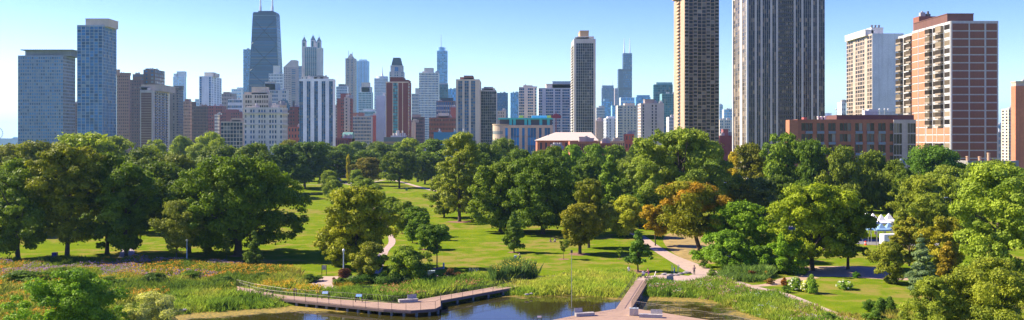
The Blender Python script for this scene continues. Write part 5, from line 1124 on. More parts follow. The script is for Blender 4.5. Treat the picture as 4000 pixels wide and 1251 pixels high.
# right side
HERO("bright layered tree leaning over the path, left of the large bright tree", 2895, 1015, 795, 240, 'round', 130, BG_, .04, 90, .11, 26000, .25, .3)
HERO("low spreading bright shrub tree right behind the walking man", 2835, 1052, 905, 220, 'shrub', 131, (.10, .19, .025), .04, 70, .10, 17000, .22, .14)
HERO("large bright yellow-green tree with a dark trunk over the right lawn", 3172, 1056, 727, 340, 'dome', 132, (.155, .21, .022), .16, 140, .09, 44000, .27, .5)
HERO("fresh green shrub tree in front of the large bright tree's left side", 3075, 1068, 905, 165, 'shrub', 133, (.11, .205, .025), .02, 60, .11, 16000, .22, .14)
HERO("leafy dark green shrub right of the walking man's grasses", 2975, 1062, 960, 120, 'shrub', 134, (.07, .14, .02), .0, 45, .12, 10000, .22, .1)
HERO("right flank tree of the large bright tree with dark hanging branches", 3312, 1052, 745, 190, 'oval', 135, (.10, .14, .02), .14, 70, .11, 18000, .27, .3)
HERO("dark green dome-shaped tree before the white-framed brick tower", 3665, None, 574, 300, 'dome', 136, (.065, .135, .025), .1, 120, .10, 34000, .34, .6, D=325)
HERO("broad olive-green tree behind the white event tents", 3602, None, 690, 220, 'round', 137, (.13, .165, .028), .06, 95, .11, 26000, .3, .5, D=232)
HERO("light green tree below the dome-shaped tree", 3720, None, 652, 260, 'dome', 138, (.135, .18, .04), .06, 100, .10, 28000, .32, .5, D=262)
HERO("small olive tree hiding the white trailer's right end", 3552, 1040, 850, 130, 'round', 139, (.17, .18, .03), .05, 55, .13, 13000, .22, .2)
HERO("yellow-green shrub tree left of the blue spruce", 3475, 1108, 950, 150, 'round', 140, (.13, .155, .03), .03, 50, .13, 11000, .2, .12)
HERO("silvery blue spruce in the right foreground", 3600, 1150, 915, 150, 'cone', 141, BLUE, .02, 70, .13, 16000, .15, .14, flat=.5)
HERO("shrub with rusty orange leaves right of the blue spruce", 3705, 1120, 945, 105, 'shrub', 142, (.19, .15, .03), .0, 45, .12, 9000, .18, .1)
HERO("yellowish tree behind the rusty orange shrub", 3690, 1060, 850, 170, 'round', 143, (.20, .20, .03), .04, 60, .12, 15000, .22, .2)
HERO("large light green tree with big bright leaves at the right edge", 3900, 1150, 650, 370, 'oval', 144, (.15, .215, .045), .05, 140, .09, 46000, .24, .5, fill=.4)
HERO("green tree behind the large light one at the right edge", 3960, None, 655, 200, 'round', 145, (.12, .19, .035), .05, 80, .11, 20000, .3, .4, D=250)
HERO("olive willow-like shrub filling the bottom right corner", 3880, 1330, 1010, 440, 'shrub', 146, (.15, .185, .035), .0, 150, .075, 52000, .15, .14, cat="shrub", name="willow_shrub")
HERO("front lobe of olive shrub left of the corner willow-like shrub", 3640, 1330, 1085, 260, 'shrub', 147, (.145, .19, .038), .0, 100, .085, 30000, .14, .12, cat="shrub", name="willow_shrub")
RB = [("mid-green crown right of the dome-shaped tree", 3830, 640, 170, 300, 'round0', (.10, .155, .03)), ("yellow-green crown behind the right edge tree", 3900, 632, 180, 310, 'dome1', (.13, .18, .03)),
      ("crown in front of the pale rooftop", 3790, 680, 150, 250, 'round1', (.12, .17, .035)), ("shaded tree between the tents and dark crowns", 3432, 700, 130, 330, 'oval2', (.05, .09, .018)),
      ("low round crown hiding the turret's base", 3528, 662, 150, 284, 'dome1', (.09, .14, .025)), ("mid-green crown behind the silvery spruce", 3640, 760, 160, 215, 'round3', (.13, .17, .03))]
for l, cx, top, wpx, D, p, c in RB: T(l, cx, None, top, wpx, p, c, D=D, group="trees at the right edge")
# bottom left
HERO("bright green feathery shrub tree in the bottom left foreground", 285, 1330, 1058, 385, 'shrub', 150, (.12, .22, .028), .0, 110, .085, 42000, .15, .12, cat="shrub", name="shrub", fill=.4)
HERO("silvery grey-green willow shrub at the bottom beside the bright green one", 595, 1290, 1145, 250, 'shrub', 151, (.30, .33, .20), .0, 70, .10, 20000, .11, .08, cat="shrub", name="willow_shrub", fill=.4)
HERO("tall bushy shrub right of the central avenue with pale leaves", 1590, 1105, 965, 205, 'shrub', 152, (.11, .17, .03), .0, 75, .10, 22000, .18, .12, cat="shrub", name="shrub")
HERO("yellowish shrub with bare twigs left of the tall bushy shrub", 1440, 1095, 950, 155, 'shrub', 153, (.15, .17, .035), .0, 55, .11, 14000, .18, .1, cat="shrub", name="shrub")
def SH(l, cx, base, top, w_, c, k=0, name="shrub"): return T(l, cx, base, top, w_, 'shrub%d' % k, c, name=name, cat="shrub", z=0)
SH("purple-leaved shrub at the foot of the centre lamp post", 1345, 1104, 1050, 62, (.12, .045, .05), 0); SH("purple-brown shrub by the centre clearing's right side", 1762, 1102, 1052, 70, (.13, .07, .05), 1)
SH("dark green shrub left of the purple-brown shrub", 1722, 1108, 1072, 60, (.06, .12, .03), 2); SH("round green shrub right of the clearing's purple-brown shrub", 1808, 1104, 1072, 60, (.08, .15, .03), 0)
SH("dark clipped shrub at the prairie's right tip beside the clearing", 1215, 1100, 1072, 90, (.06, .11, .03), 1); SH("bushy green shrub beneath the purple-leaved shrub", 1330, 1118, 1086, 60, (.08, .14, .03), 2)
SH("dark shrub between hedge and tall bushy shrub", 1660, 1112, 1080, 110, (.05, .09, .025), 2)
SH("leafy shrub with orange flowers beside the curving path", 2780, 1078, 1052, 40, (.10, .17, .03), 1); SH("dark red shrub among grasses right of the walking man", 2935, 1085, 1058, 42, (.14, .05, .03), 0)
SH("rust-tipped shrub beside the dirt spur", 2995, 1086, 1060, 36, (.26, .14, .03), 1); SH("brown seed-headed shrub below the dirt spur", 3008, 1110, 1088, 40, (.16, .10, .05), 2); SH("reddish brown upright shrub by the cream-flowered bushes", 3062, 1116, 1085, 30, (.20, .08, .03), 1)
SH("low green shrub on the right lawn beneath the flowered bushes", 3070, 1143, 1118, 44, (.07, .14, .03), 0); SH("small round shrub alone on the right lawn near the yellow-green shrub tree", 3345, 1086, 1062, 30, (.05, .14, .03), 2)
for i, (cx, b, t_, w_, l) in enumerate([(3108, 1136, 1085, 56, "bush with cream flowers left of the taller cream-flowered bush"), (3172, 1146, 1075, 50, "taller upright bush right of the cream-flowered bush"), (3300, 1130, 1095, 70, "low round bush with cream flowers alone on the right lawn"), (3148, 1142, 1096, 40, "pale flowered bush between the two cream-flowered bushes")]):
    r = SH(l, cx, b, t_, w_, (.15, .25, .05) if i != 3 else (.42, .46, .16), i % 3, "flowering_shrub")
    if i != 1:
        rg = np.random.default_rng(i); D = CAMH * F / (b - 545.); hw = w_ / F * D / 2; hh = Z(t_, D); m = MB()
        for k in range(26):
            a, e = rg.uniform(0, 6.28), rg.uniform(.2, 1.3); m.obox((math.cos(a) * math.cos(e) * hw, math.sin(a) * math.cos(e) * hw, math.sin(e) * hh), (.22, .22, .16), a)
        s = r.scale; o = m.build("flower_heads", plain((.68, .68, .42), .8, name="cream_petals"), r); o.scale = (1 / s[0], 1 / s[1], 1 / s[2])
for cx, b, t_, w_, l in [(3395, 1216, 1172, 58, "dark green bush lower left of the blue spruce"), (3440, 1225, 1165, 60, "taller green bush lower left of the blue spruce"), (3478, 1212, 1160, 46, "narrow green bush just left of the front olive lobe"), (3415, 1262, 1215, 90, "low pale bush at the bottom edge below the dark green bush"), (3238, 1262, 1222, 80, "leafy bush at the path's bottom end")]:
    SH(l, cx, b, t_, w_, (.08, .15, .035), (cx % 3))
for cx, b, t_, w_, l in [(600, 1110, 1068, 110, "green shrub clump in the middle of the left prairie"), (745, 1092, 1058, 90, "small green shrub clump right of the pale lamp in the prairie"), (430, 1120, 1082, 120, "low green shrub clump above the grey-green willow shrub"), (880, 1110, 1080, 90, "green shrub clump in the prairie before the bank grass"), (90, 1110, 1060, 170, "dark green shrub clump at the prairie's left edge"), (1020, 1096, 1066, 90, "pale green shrub clump near the prairie's right end"), (250, 1075, 1045, 100, "green shrub clump near the purple bin's prairie edge")]:
    SH(l, cx, b, t_, w_, (.085, .15, .03) if cx % 20 else (.06, .11, .03), cx // 10 % 3)
def hedge(label, pts, w_, h_, color):
    P = [G(*p) for p in pts]; rg = np.random.default_rng(len(label)); C = []
    L = smooth_line(P, 10)
    for x, y in L:
        for k in range(6): C.append((x + rg.uniform(-w_, w_) * .4, y + rg.uniform(-w_, w_) * .4, rg.uniform(.25, .8) * h_, h_ * .38))
    C = np.array(C); o0 = np.array([*L[len(L) // 2], 0]); C[:, :3] -= o0
    V, F_, rnd = leaves(rg, C, 700 * len(L) // 4, .11); me = fast_mesh("hedge", V, F_, rnd); me.materials.append(LEAF)
    o = bpy.data.objects.new("hedge", me); COL.objects.link(o); o.location = o0; o.color = (*color, 1); tag(o, label, "hedge")
hedge("clipped bright green hedge curving behind the park bench", [(1365, 1118), (1420, 1108), (1470, 1106), (1505, 1118)], 2.2, 1.7, (.08, .17, .03))
hedge("dark clipped hedge in shade before the tall bushy shrub", [(1510, 1118), (1560, 1114), (1620, 1114), (1670, 1112)], 2.0, 1.6, (.05, .10, .03))
# ------------------------------------------------------------ meadows and reeds: one object each, nobody could count the blades
def blades(label, name, poly_px, dens, h, pal, nb=7, wd=.055, seed=1, fl=None, world=None, patch=.12, spread=.28, lean=.35):
    rg = np.random.default_rng(seed); P = world or [G(*p) for p in poly_px]
    xs = np.array([p[0] for p in P]); ys = np.array([p[1] for p in P]); A = (xs.max() - xs.min()) * (ys.max() - ys.min())
    n = int(A * dens); x = rg.uniform(xs.min(), xs.max(), n); y = rg.uniform(ys.min(), ys.max(), n)
    k = inpoly(x, y, P) & ~(inpoly(x, y, POND) & (pdist(x, y, POND) > .9)); x, y = x[k], y[k]; n = len(x)
    hn = .55 + .9 * vnoise(x, y, patch * 2.2, seed); z = ground_z(x, y)
    pn = np.clip(vnoise(x, y, patch, seed + 5) * .75 + vnoise(x, y, patch * 5, seed + 9) * .45 - .1, 0, .999)
    pal = np.array(pal, float); fi = pn * (len(pal) - 1); i0 = fi.astype(int); fr = (fi - i0)[:, None]; base = pal[i0] * (1 - fr) + pal[np.minimum(i0 + 1, len(pal) - 1)] * fr
    N = n * nb; ti = np.repeat(np.arange(n), nb)
    bx = x[ti] + rg.normal(size=N) * spread; by = y[ti] + rg.normal(size=N) * spread; hh = h * hn[ti] * rg.uniform(.55, 1.15, N)
    a = rg.uniform(0, 6.283, N); dx, dy = np.cos(a), np.sin(a); lx = rg.normal(size=N) * lean * hh; ly = rg.normal(size=N) * lean * hh
    wv = wd * rg.uniform(.6, 1.5, N); z0 = z[ti] - .05
    V = np.stack([np.stack([bx - dx * wv, by - dy * wv, z0], -1), np.stack([bx + dx * wv, by + dy * wv, z0], -1),
                  np.stack([bx + dx * wv * .7 + lx * .45, by + dy * wv * .7 + ly * .45, z0 + hh * .62], -1), np.stack([bx + lx, by + ly, z0 + hh], -1)], 1).reshape(-1, 3)
    col = base[ti] * rg.uniform(.72, 1.3, (N, 1))
    me = fast_mesh(name, V, np.arange(N * 4).reshape(N, 4), colr=col); o = link(name, me, BLADE); tag(o, label, name.replace('_', ' '), None, 'stuff')
    return x, y, z, h * hn
def flowers(label, name, pts, frac, col, size, seed, thr=.55, sc=.09, cl=6, dz=.0):
    x, y, z, h = pts; rg = np.random.default_rng(seed); k = (vnoise(x, y, sc, seed) > thr) & (rg.random(len(x)) < frac)
    x, y, z, h = x[k], y[k], z[k], h[k]; n = len(x)
    if n == 0: return
    ti = np.repeat(np.arange(n), cl); N = n * cl
    c = np.stack([x[ti] + rg.normal(size=N) * .25, y[ti] + rg.normal(size=N) * .25, z[ti] + h[ti] * rg.uniform(.72, 1.05, N) + dz], -1)
    nrm = rg.normal(size=(N, 3)) + np.array([0, -.8, 1.2]); nrm /= np.linalg.norm(nrm, axis=1)[:, None]
    a = np.cross(nrm, rg.normal(size=(N, 3))); a /= np.linalg.norm(a, axis=1)[:, None]; b = np.cross(nrm, a); s = (size * rg.uniform(.6, 1.3, N))[:, None]
    V = np.stack([c - a * s, c - b * s, c + a * s, c + b * s], 1).reshape(-1, 3)
    cc = np.array(col)[None] * rg.uniform(.75, 1.2, (N, 1)); me = fast_mesh(name, V, np.arange(N * 4).reshape(N, 4), colr=cc)
    tag(link(name, me, BLADE), label, name.replace('_', ' '), None, 'stuff')
G1 = [(.08, .15, .02), (.14, .22, .022), (.25, .32, .03), (.40, .38, .05), (.33, .22, .06)]
G2 = [(.11, .20, .02), (.20, .32, .028), (.34, .43, .04), (.46, .42, .07)]
mw = blades("wild prairie meadow of mixed grasses across the left foreground", "prairie_grass", [(-120, 1020), (300, 1018), (600, 1022), (850, 1032), (1000, 1046), (1120, 1062), (1185, 1080), (1205, 1100), (1180, 1124), (1060, 1136), (930, 1116), (905, 1128), (930, 1144), (700, 1165), (500, 1190), (300, 1300), (-200, 1300)], 2.6, 1.15, G1, 9, .06, 1)
flowers("orange flowers scattered in drifts through the left prairie", "orange_wildflowers", mw, .22, (.70, .33, .02), .11, 3, .58, .10, 7)
flowers("yellow goldenrod drifts through the left prairie", "yellow_wildflowers", mw, .34, (.60, .42, .03), .09, 4, .58, .13, 7)
flowers("mauve flower drifts at the back of the left prairie", "mauve_wildflowers", tuple(v[(mw[1] > 166) & (mw[0] < -55) ] for v in mw), .42, (.42, .26, .36), .10, 6, .52, .12, 7)
mr = blades("tall bank grass at the pond's left shore", "bank_grass", [(600, 1195), (700, 1150), (940, 1150), (1000, 1160), (1110, 1172), (1115, 1200), (930, 1214), (760, 1222), (560, 1290), (380, 1300)], 3.2, 1.0, G2, 9, .06, 2)
m2 = blades("tall lush plants in front of the boardwalk clearing, behind the railing", "lush_reeds", [(985, 1134), (1060, 1112), (1160, 1126), (1200, 1140), (1320, 1142), (1400, 1128), (1560, 1126), (1700, 1112), (1850, 1092), (2030, 1084), (2040, 1092), (1990, 1108), (1800, 1141), (1640, 1168), (1560, 1182), (1300, 1166), (1120, 1153), (1040, 1142)], 3.8, 1.3, G2, 9, .06, 3)
flowers("coppery orange flower spikes among the lush plants by the boardwalk", "copper_flowers", m2, .3, (.55, .24, .10), .09, 8, .50, .15, 6)
flowers("yellow flowers at the left end of the boardwalk clearing", "yellow_border_flowers", tuple(v[(m2[0] < -32)] for v in m2), .7, (.66, .42, .02), .11, 9, .35, .2, 7)
m3 = blades("bright yellow-green reed bed between the boardwalk and the bridge", "reed_bed", [(1880, 1158), (1930, 1136), (2000, 1118), (2075, 1100), (2120, 1088), (2200, 1082), (2330, 1072), (2420, 1066), (2475, 1072), (2490, 1082), (2478, 1096), (2420, 1180), (2330, 1158), (2200, 1153), (2060, 1158)], 4.6, 1.0, [(.16, .28, .02), (.28, .42, .03), (.46, .52, .05), (.60, .54, .10)], 9, .06, 4)
m4 = blades("lush green reed bed on the right bank beside the bridge", "right_reed_bed", [(2540, 1110), (2545, 1100), (2700, 1106), (2760, 1096), (2830, 1106), (2930, 1130), (3040, 1156), (3140, 1192), (3240, 1236), (3330, 1275), (3120, 1300), (2960, 1240), (2880, 1210), (2800, 1182), (2700, 1170), (2530, 1164)], 4.4, 1.0, G2, 9, .06, 5)
flowers("dusty pink flowers sprinkled in the right reed bed", "pink_flowers", m4, .12, (.55, .28, .22), .09, 12, .55, .2, 6)
flowers("small white flowers sprinkled in the right reed bed", "white_flowers", m4, .05, (.7, .7, .6), .07, 13, .5, .3, 5)
m5 = blades("feathery tall grass mound right of the walking man", "tall_grass_mound", [(2800, 1088), (2850, 1060), (2900, 1048), (2970, 1060), (3020, 1078), (3000, 1096), (2920, 1104), (2850, 1100)], 4.5, 1.5, [(.12, .20, .03), (.20, .32, .05), (.30, .40, .09)], 9, .05, 6)
m6 = blades("rough grass below the willow shrubs at the bottom left", "foreground_grass", [(-250, 1130), (100, 1120), (340, 1150), (640, 1192), (560, 1250), (300, 1330), (-400, 1330)], 3.0, .9, [(.08, .13, .02), (.14, .20, .02), (.26, .30, .04)], 8, .06, 7)
ms = blades("stand of tall sunflowers behind the boardwalk's right end", "sunflower_stand", [(1925, 1100), (1950, 1082), (2010, 1078), (2085, 1078), (2095, 1088), (2040, 1094), (1995, 1102), (1935, 1112)], 9, 2.5, [(.09, .17, .03), (.13, .22, .04), (.17, .26, .06)], 12, .11, 8, lean=.2)
flowers("yellow sunflower heads over the tall sunflower stand", "sunflower_heads", ms, .6, (.72, .58, .06), .11, 14, .2, .3, 4)
mt = blades("weedy strip of plants under the right shore shrubs", "shore_weeds", [(3300, 1300), (3240, 1222), (3340, 1235), (3500, 1215), (3640, 1190), (3700, 1330)], 3., .7, G1, 8, .05, 9)
mu = blades("low planting at the border of the bike path clearing", "border_plants", [(1310, 1130), (1325, 1112), (1345, 1104), (1380, 1112), (1370, 1128), (1335, 1140)], 8, .9, [(.15, .22, .03), (.40, .32, .03), (.55, .30, .04)], 8, .07, 10)
mv = blades("orange flower strip beside the centre clearing's right end", "orange_border_flowers", [(1785, 1098), (1800, 1076), (1820, 1078), (1835, 1100)], 9, .8, [(.25, .28, .03), (.50, .36, .03), (.60, .32, .03)], 8, .07, 11)
# ------------------------------------------------------------ street furniture
WOODG = plain((.42, .38, .34), .75, name="weathered_wood", var=.18, sc=4.); DARKM = plain((.06, .06, .06), .5, .4, name="dark_metal")
LAMPP = plain((.42, .50, .54), .5, .2, name="lamp_paint"); GLOBE = plain((.80, .78, .70), .4, name="globe_glass")
def bench(label, px, py, rz, L=2.6, z=DECK, back=(.0, .45), group=None):
    x, y = G(px, py, z); r = empty("bench", (x, y, z), label, "bench", group, rz)
    MB().box(-L / 2, L / 2, -.4, .4, 0, .40).build("base", plain((.36, .33, .30), .8, name="concrete", var=.15), r)
    m = MB()
    for i in range(7): m.box(-L / 2 - .02, L / 2 + .02, -.42 + i * .12, -.42 + i * .12 + .105, .40, .47)
    m.build("seat", WOODG, r)
    a, b = L * (back[0] - .5), L * (back[1] - .5); m = MB()
    n = int((b - a) / .12)
    for i in range(n): m.obox((a + (i + .5) * (b - a) / n, .42, .78), ((b - a) / n - .015, .07, .62), rx=-.22)
    m.build("backrest", WOODG, r); return r
bench("timber and concrete bench with half backrest on the boardwalk's corner", 1594, 1180, R(22), 3.0, back=(.5, 1.))
bench("angular concrete bench on the platform left of the bridge foot", 2284, 1234, R(14), 2.8, back=(0, .42))
bench("long slatted bench on the platform right of the litter bins", 2542, 1240, R(-9), 3.3, back=(.5, 1.))
for px, l in ((2467, "left litter bin of the timber-clad pair at the bridge foot"), (2485, "right litter bin of the timber-clad pair at the bridge foot")):
    x, y = G(px, 1232, DECK); r = empty("litter_bin", (x, y, DECK), l, "litter bin", "litter bins at the bridge foot", R(-6))
    m = MB().box(-.31, .31, -.36, .36, .03, 1.0); m.build("body", plain((.50, .42, .33), .75, name="bin_cladding", var=.15, sc=6.), r)
    MB().box(-.33, .33, -.38, .38, 1.0, 1.06).build("lid", plain((.40, .44, .42), .5, name="bin_lid"), r); MB().box(-.14, .14, -.12, .12, 1.06, 1.075).build("opening", DARKM, r)  # opening is a dark plate painting the shaded hole in the lid
def lamp(label, px, py, top, D=None, h=None):
    D = D or CAMH * F / (py - 545.); H = h or Z(top, D); r = empty("street_lamp", (X(px, D), D, 0), label, "street lamp", "globe lamps in the park")
    MB().lathe((0, 0, 0), [(0, .26), (.5, .22), (.6, .14), (H - .7, .09), (H - .65, .17), (H - .5, .17)], 12).build("pole", LAMPP, r)
    MB().lathe((0, 0, H - .5), [(0, .12), (.08, .22), (.22, .26), (.36, .22), (.45, .12), (.5, .03)], 14).build("globe", GLOBE, r, smooth=True); return r
lamp("pale blue globe lamp standing in the prairie before the huge oak", 730, 1028, 934)
lamp("grey globe lamp rising beside the purple-leaved shrub", 1342, 1098, 972)
lamp("small distant globe lamp right of the monument", 1331, None, 672, D=560, h=6.2); lamp("small distant lamp in the middle of the avenue", 1372, None, 712, D=430, h=5.2)
def dark_lamp(label, px, D, H, banner=None):
    r = empty("street_lamp", (X(px, D), D, 0), label, "street lamp", "dark road lamps")
    MB().lathe((0, 0, 0), [(0, .2), (.6, .14), (H, .08)], 10).tube([(0, 0, H), (-1.0, 0, H + .3)], .05, 5).build("pole", DARKM, r)
    MB().box(-1.6, -.8, -.16, .16, H + .2, H + .38).build("lamp_head", plain((.35, .38, .40), .4, .2, name="lamp_paint"), r)
    if banner: MB().box(.15, .95, -.03, .03, H * .52, H * .72).build("banner", plain(banner, .7, name="banner_cloth"), r)
dark_lamp("dark road lamp beyond the orange maple's right side", 2845, 262, 10.5); dark_lamp("dark road lamp with blue banner beside the pine", 2848, 285, 12.0, (.05, .25, .45))
dark_lamp("tall dark lamp with purple banner amid the right trees", 3714, 224, 11.2, (.30, .03, .20)); dark_lamp("lamp post left of the purple-banner lamp", 3690, 232, 10.8)
x, y = G(2233, 1236, 0); y = 131.; r = empty("camera_mast", (X(2233, y), y, -.5), "very thin tall pole rising from the water beside the platform", "pole")
MB().tube([(0, 0, 0), (0, 0, 10.0)], [.05, .04], 8).build("pole", plain((.28, .28, .27), .5, .4, name="galvanised"), r); MB().box(-.14, .14, -.1, .1, 9.9, 10.3).build("sensor_box", DARKM, r)
def sign(label, px, py, w_, h_, z0, col, z=0., posts=True, name="information_sign", rz=0., tilt=0., face_=None):
    x, y = G(px, py, z); r = empty(name, (x, y, z), label, "sign", None, rz)
    MB().obox((0, 0, z0 + h_ / 2), (w_, .08, h_), rx=tilt).build("panel", plain(col, .6, name="sign_panel"), r)
    if face_: MB().obox((0, -.05, z0 + h_ / 2), (w_ * .84, .012, h_ * .8), rx=tilt).build("sign_face", plain(face_, .5, name="sign_print", var=.3, sc=9.), r)
    for s in (-1, 1): MB().box(s * w_ / 2 - .05, s * w_ / 2 + .05, -.05, .05, 0, z0 + h_ + (.06 if posts else -.3)).build("post", plain((.07, .055, .045), .8, name="sign_post"), r)
    return r
r = sign("information board on two dark posts at the edge of the clearing", 1266, 1076, .85, .9, 1.05, (.30, .26, .18), face_=(.55, .52, .38))
m = MB()
for i in range(5): m.obox((-.28 + i * .12, -.06, 1.72), (.05, .012, .16))
for i in range(4): m.obox((0, -.06, 1.50 - i * .09), (.62, .012, .03))
m.build("printed_marks", DARKM, r)
sign("first tilted blue-faced interpretive panel along the boardwalk rail", 1270, 1168, 1.05, .55, .75, (.12, .09, .09), DECK, False, "interpretive_panel", 0, -.7, (.35, .50, .62))
sign("second tilted blue-faced interpretive panel along the boardwalk rail", 1402, 1180, 1.05, .55, .75, (.12, .09, .09), DECK, False, "interpretive_panel", 0, -.7, (.25, .50, .66))
sign("small dark panel on the boardwalk's far rail near its left end", 1153, 1156, .4, .4, .85, (.14, .08, .07), DECK, False, "interpretive_panel", 0, -.5)
sign("grey display panel at the plaza rail, right of the bridge's far end", 2617, 1106, 1.2, .85, .4, (.28, .27, .26), 0, False, "display_panel"); sign("lower grey display panel left of the taller one at the plaza rail", 2591, 1110, 1.0, .5, .25, (.30, .28, .26), 0, False, "display_panel")
sign("pale angled reading stand at the platform's bottom left rail", 2107, 1268, .55, .25, .95, (.50, .40, .38), DECK, False, "reading_stand", 0, -.5)
sign("dark low notice board in front of the reed bed path", 2206, 1078, 1.1, .3, .35, (.05, .06, .07), 0, False, "notice_board")
x, y = G(1733, 1050); r = empty("bollard_post", (x, y, 0), "single grey stone marker post on the lawn edge", "marker post"); MB().box(-.17, .17, -.15, .15, 0, 1.05).build("post", plain((.40, .40, .36), .8, name="stone"), r); MB().frust(-.19, .19, -.17, .17, 1.05, -.08, .08, -.06, .06, 1.2).build("cap", plain((.5, .5, .45), .8, name="stone"), r)
b0 = None
for px, l in ((1836, "first slanting metal bike rack at the clearing's edge"), (1847, "second slanting metal bike rack at the clearing's edge"), (1858, "third slanting metal bike rack at the clearing's edge"), (1866, "rightmost slanting metal bike rack at the clearing's edge")):
    x, y = G(px, 1066); r = empty("bike_rack", (x, y, 0), l, "bike rack", "bike racks at the clearing", R(px * 13 % 40 - 20))
    MB().tube([(-.22, 0, 0), (-.05, .1, .9), (.1, .1, .9), (.3, 0, 0)], .03, 6).build("hoop", plain((.55, .55, .55), .35, .6, name="rack_steel"), r)
x, y = G(1434, 1140); r = empty("park_bench", (x, y, 0), "dark slatted park bench in front of the clipped bright hedge", "bench")
m = MB()
for i in range(4): m.box(-.8, .8, -.2 + i * .11, -.11 + i * .11, .42, .46)
m.build("seat", DARKM, r); m = MB()
for i in range(4): m.box(-.8, .8, .25, .28, .5 + i * .11, .59 + i * .11)
m.build("backrest", DARKM, r)
for s in (-.7, 0, .7): MB().box(s - .03, s + .03, -.2, .28, 0, .42).build("leg", DARKM, r)
x, y = G(1685, 1082); r = empty("utility_cabinet", (x, y, 0), "pale green slatted cabinet in the shade by the clearing", "cabinet"); MB().box(-.65, .65, -.3, .3, 0, 1.1).build("body", plain((.12, .22, .22), .6, name="cabinet_paint"), r)
m = MB()
for i in range(7): m.box(-.6 + i * .18, -.5 + i * .18, -.33, -.3, .1, 1.0)
m.build("slats", plain((.16, .28, .27), .6, name="cabinet_paint"), r); MB().box(-.7, .7, -.35, .35, 1.1, 1.2).build("top", plain((.45, .55, .52), .5, name="cabinet_top"), r)
def simple_bin(label, px, py, col, w_=.6, h_=1.):
    x, y = G(px, py); r = empty("waste_bin", (x, y, 0), label, "waste bin"); MB().frust(-w_ * .42, w_ * .42, -w_ * .4, w_ * .4, 0.04, -w_ / 2, w_ / 2, -w_ / 2, w_ / 2, h_).build("body", plain(col, .6, name="bin_plastic"), r)
    MB().frust(-w_ * .54, w_ * .54, -w_ * .54, w_ * .54, h_, -w_ * .45, w_ * .45, -w_ * .4, w_ * .4, h_ + .12).build("lid", plain(tuple(c * .7 for c in col), .6, name="bin_plastic"), r)
simple_bin("purple waste bin under the tall olive tree at left", 214, 1010, (.05, .02, .20), .95, 1.2); simple_bin("dark rubbish bin beside the far path behind the lone lawn tree", 1632, 712, (.03, .04, .04), 1.6, 2.0)
simple_bin("green waste bin on the lawn right of the lone lawn tree", 1588, 745, (.04, .16, .08), 1.1, 1.3); simple_bin("green wheeled bin beside the white trailer", 3440, 975, (.02, .20, .09), .8, 1.0)
x, y = G(3381, 958); r = empty("traffic_cone", (x, y, 0), "orange-red traffic barrel on the road left of the trailer", "barrel"); MB().lathe((0, 0, 0), [(0, .36), (.08, .36), (.1, .28), (1.0, .22)], 12).build("body", plain((.75, .08, .03), .6, name="orange_plastic"), r); MB().lathe((0, 0, .45), [(0, .265), (.2, .26)], 12).build("stripe", plain((.75, .7, .65), .5, name="reflective"), r)
x, y = G(3423, 968); r = empty("sign_post", (x, y, 0), "thin pole with small pale sign before the white trailer", "sign post"); MB().tube([(0, 0, 0), (0, 0, 4.2)], .05, 6).build("pole", DARKM, r); MB().box(-.45, -.05, -.03, .03, 3.2, 3.9).build("sign_panel", plain((.75, .45, .35), .6, name="sign_paint"), r)
# rocks
def rock(label, px, py, s, z=0., sq=.5):
    x, y = G(px, py, z); bm = bmesh.new(); bmesh.ops.create_icosphere(bm, subdivisions=2, radius=s); rr = random.Random(label)
    for v in bm.verts: v.co *= 1 + rr.uniform(-.16, .16); v.co.z *= sq; v.co.x *= 1.25
    me = bpy.data.meshes.new("rock"); bm.to_mesh(me); bm.free(); o = link("boulder", me, wall((.30, .27, .24), fine=3.), None, (x, y, z + s * sq * .4)); tag(o, label, "boulder", "boulders at the water and plaza")
for px, py, s, l in [(2595, 1074, .55, "leftmost flat boulder of the plaza rock ring"), (2618, 1078, .6, "second boulder in the plaza rock ring"), (2640, 1076, .5, "middle boulder in the plaza rock ring"), (2660, 1072, .5, "fourth boulder in the plaza rock ring"), (2682, 1068, .65, "rightmost flat boulder of the plaza rock ring"),
                     (2826, 1082, .7, "pale boulder beside the curving path's edge"), (2058, 1152, .32, "pale boulder at the waterline below the sunflowers"), (2075, 1148, .25, "smaller boulder at the waterline below the sunflowers"), (720, 1212, .35, "grey boulder on the left mud bank")]: rock(l, px, py, s)
# adirondack-style slanting chair
x, y = G(2556, 1090); r = empty("sculptural_chair", (x, y, 0), "grey slatted slanting chair on the plaza behind the stroller walkers", "chair")
MB().obox((-.1, 0, .35), (.8, .7, .07), ry=.2).build("seat", WOODG, r); MB().obox((.12, 0, .85), (.08, .7, 1.1), ry=-.3 + .6).build("backrest", WOODG, r)
for s in (-.33, .33): MB().obox((.25, s, .35), (1.0, .07, .08), ry=.55).build("leg", WOODG, r)
# wire reed sculptures
for px, l in ((2626, "left bent metal reed sculpture behind the plaza rocks"), (2648, "right bent metal reed sculpture behind the plaza rocks")):
    x, y = G(px, 1064); r = empty("reed_sculpture", (x, y, 0), l, "sculpture"); rr = random.Random(px)
    for i in range(4):
        a = rr.uniform(-.5, .5); MB().tube([(i * .15 - .2, 0, 0), (i * .15 - .2 + a * .4, 0, 1.0), (i * .15 - .2 + a, 0, 1.6 + rr.uniform(-.2, .2))], .03, 5).build("metal_stem", plain((.45, .5, .48), .4, .5, name="sculpture_metal"), r)
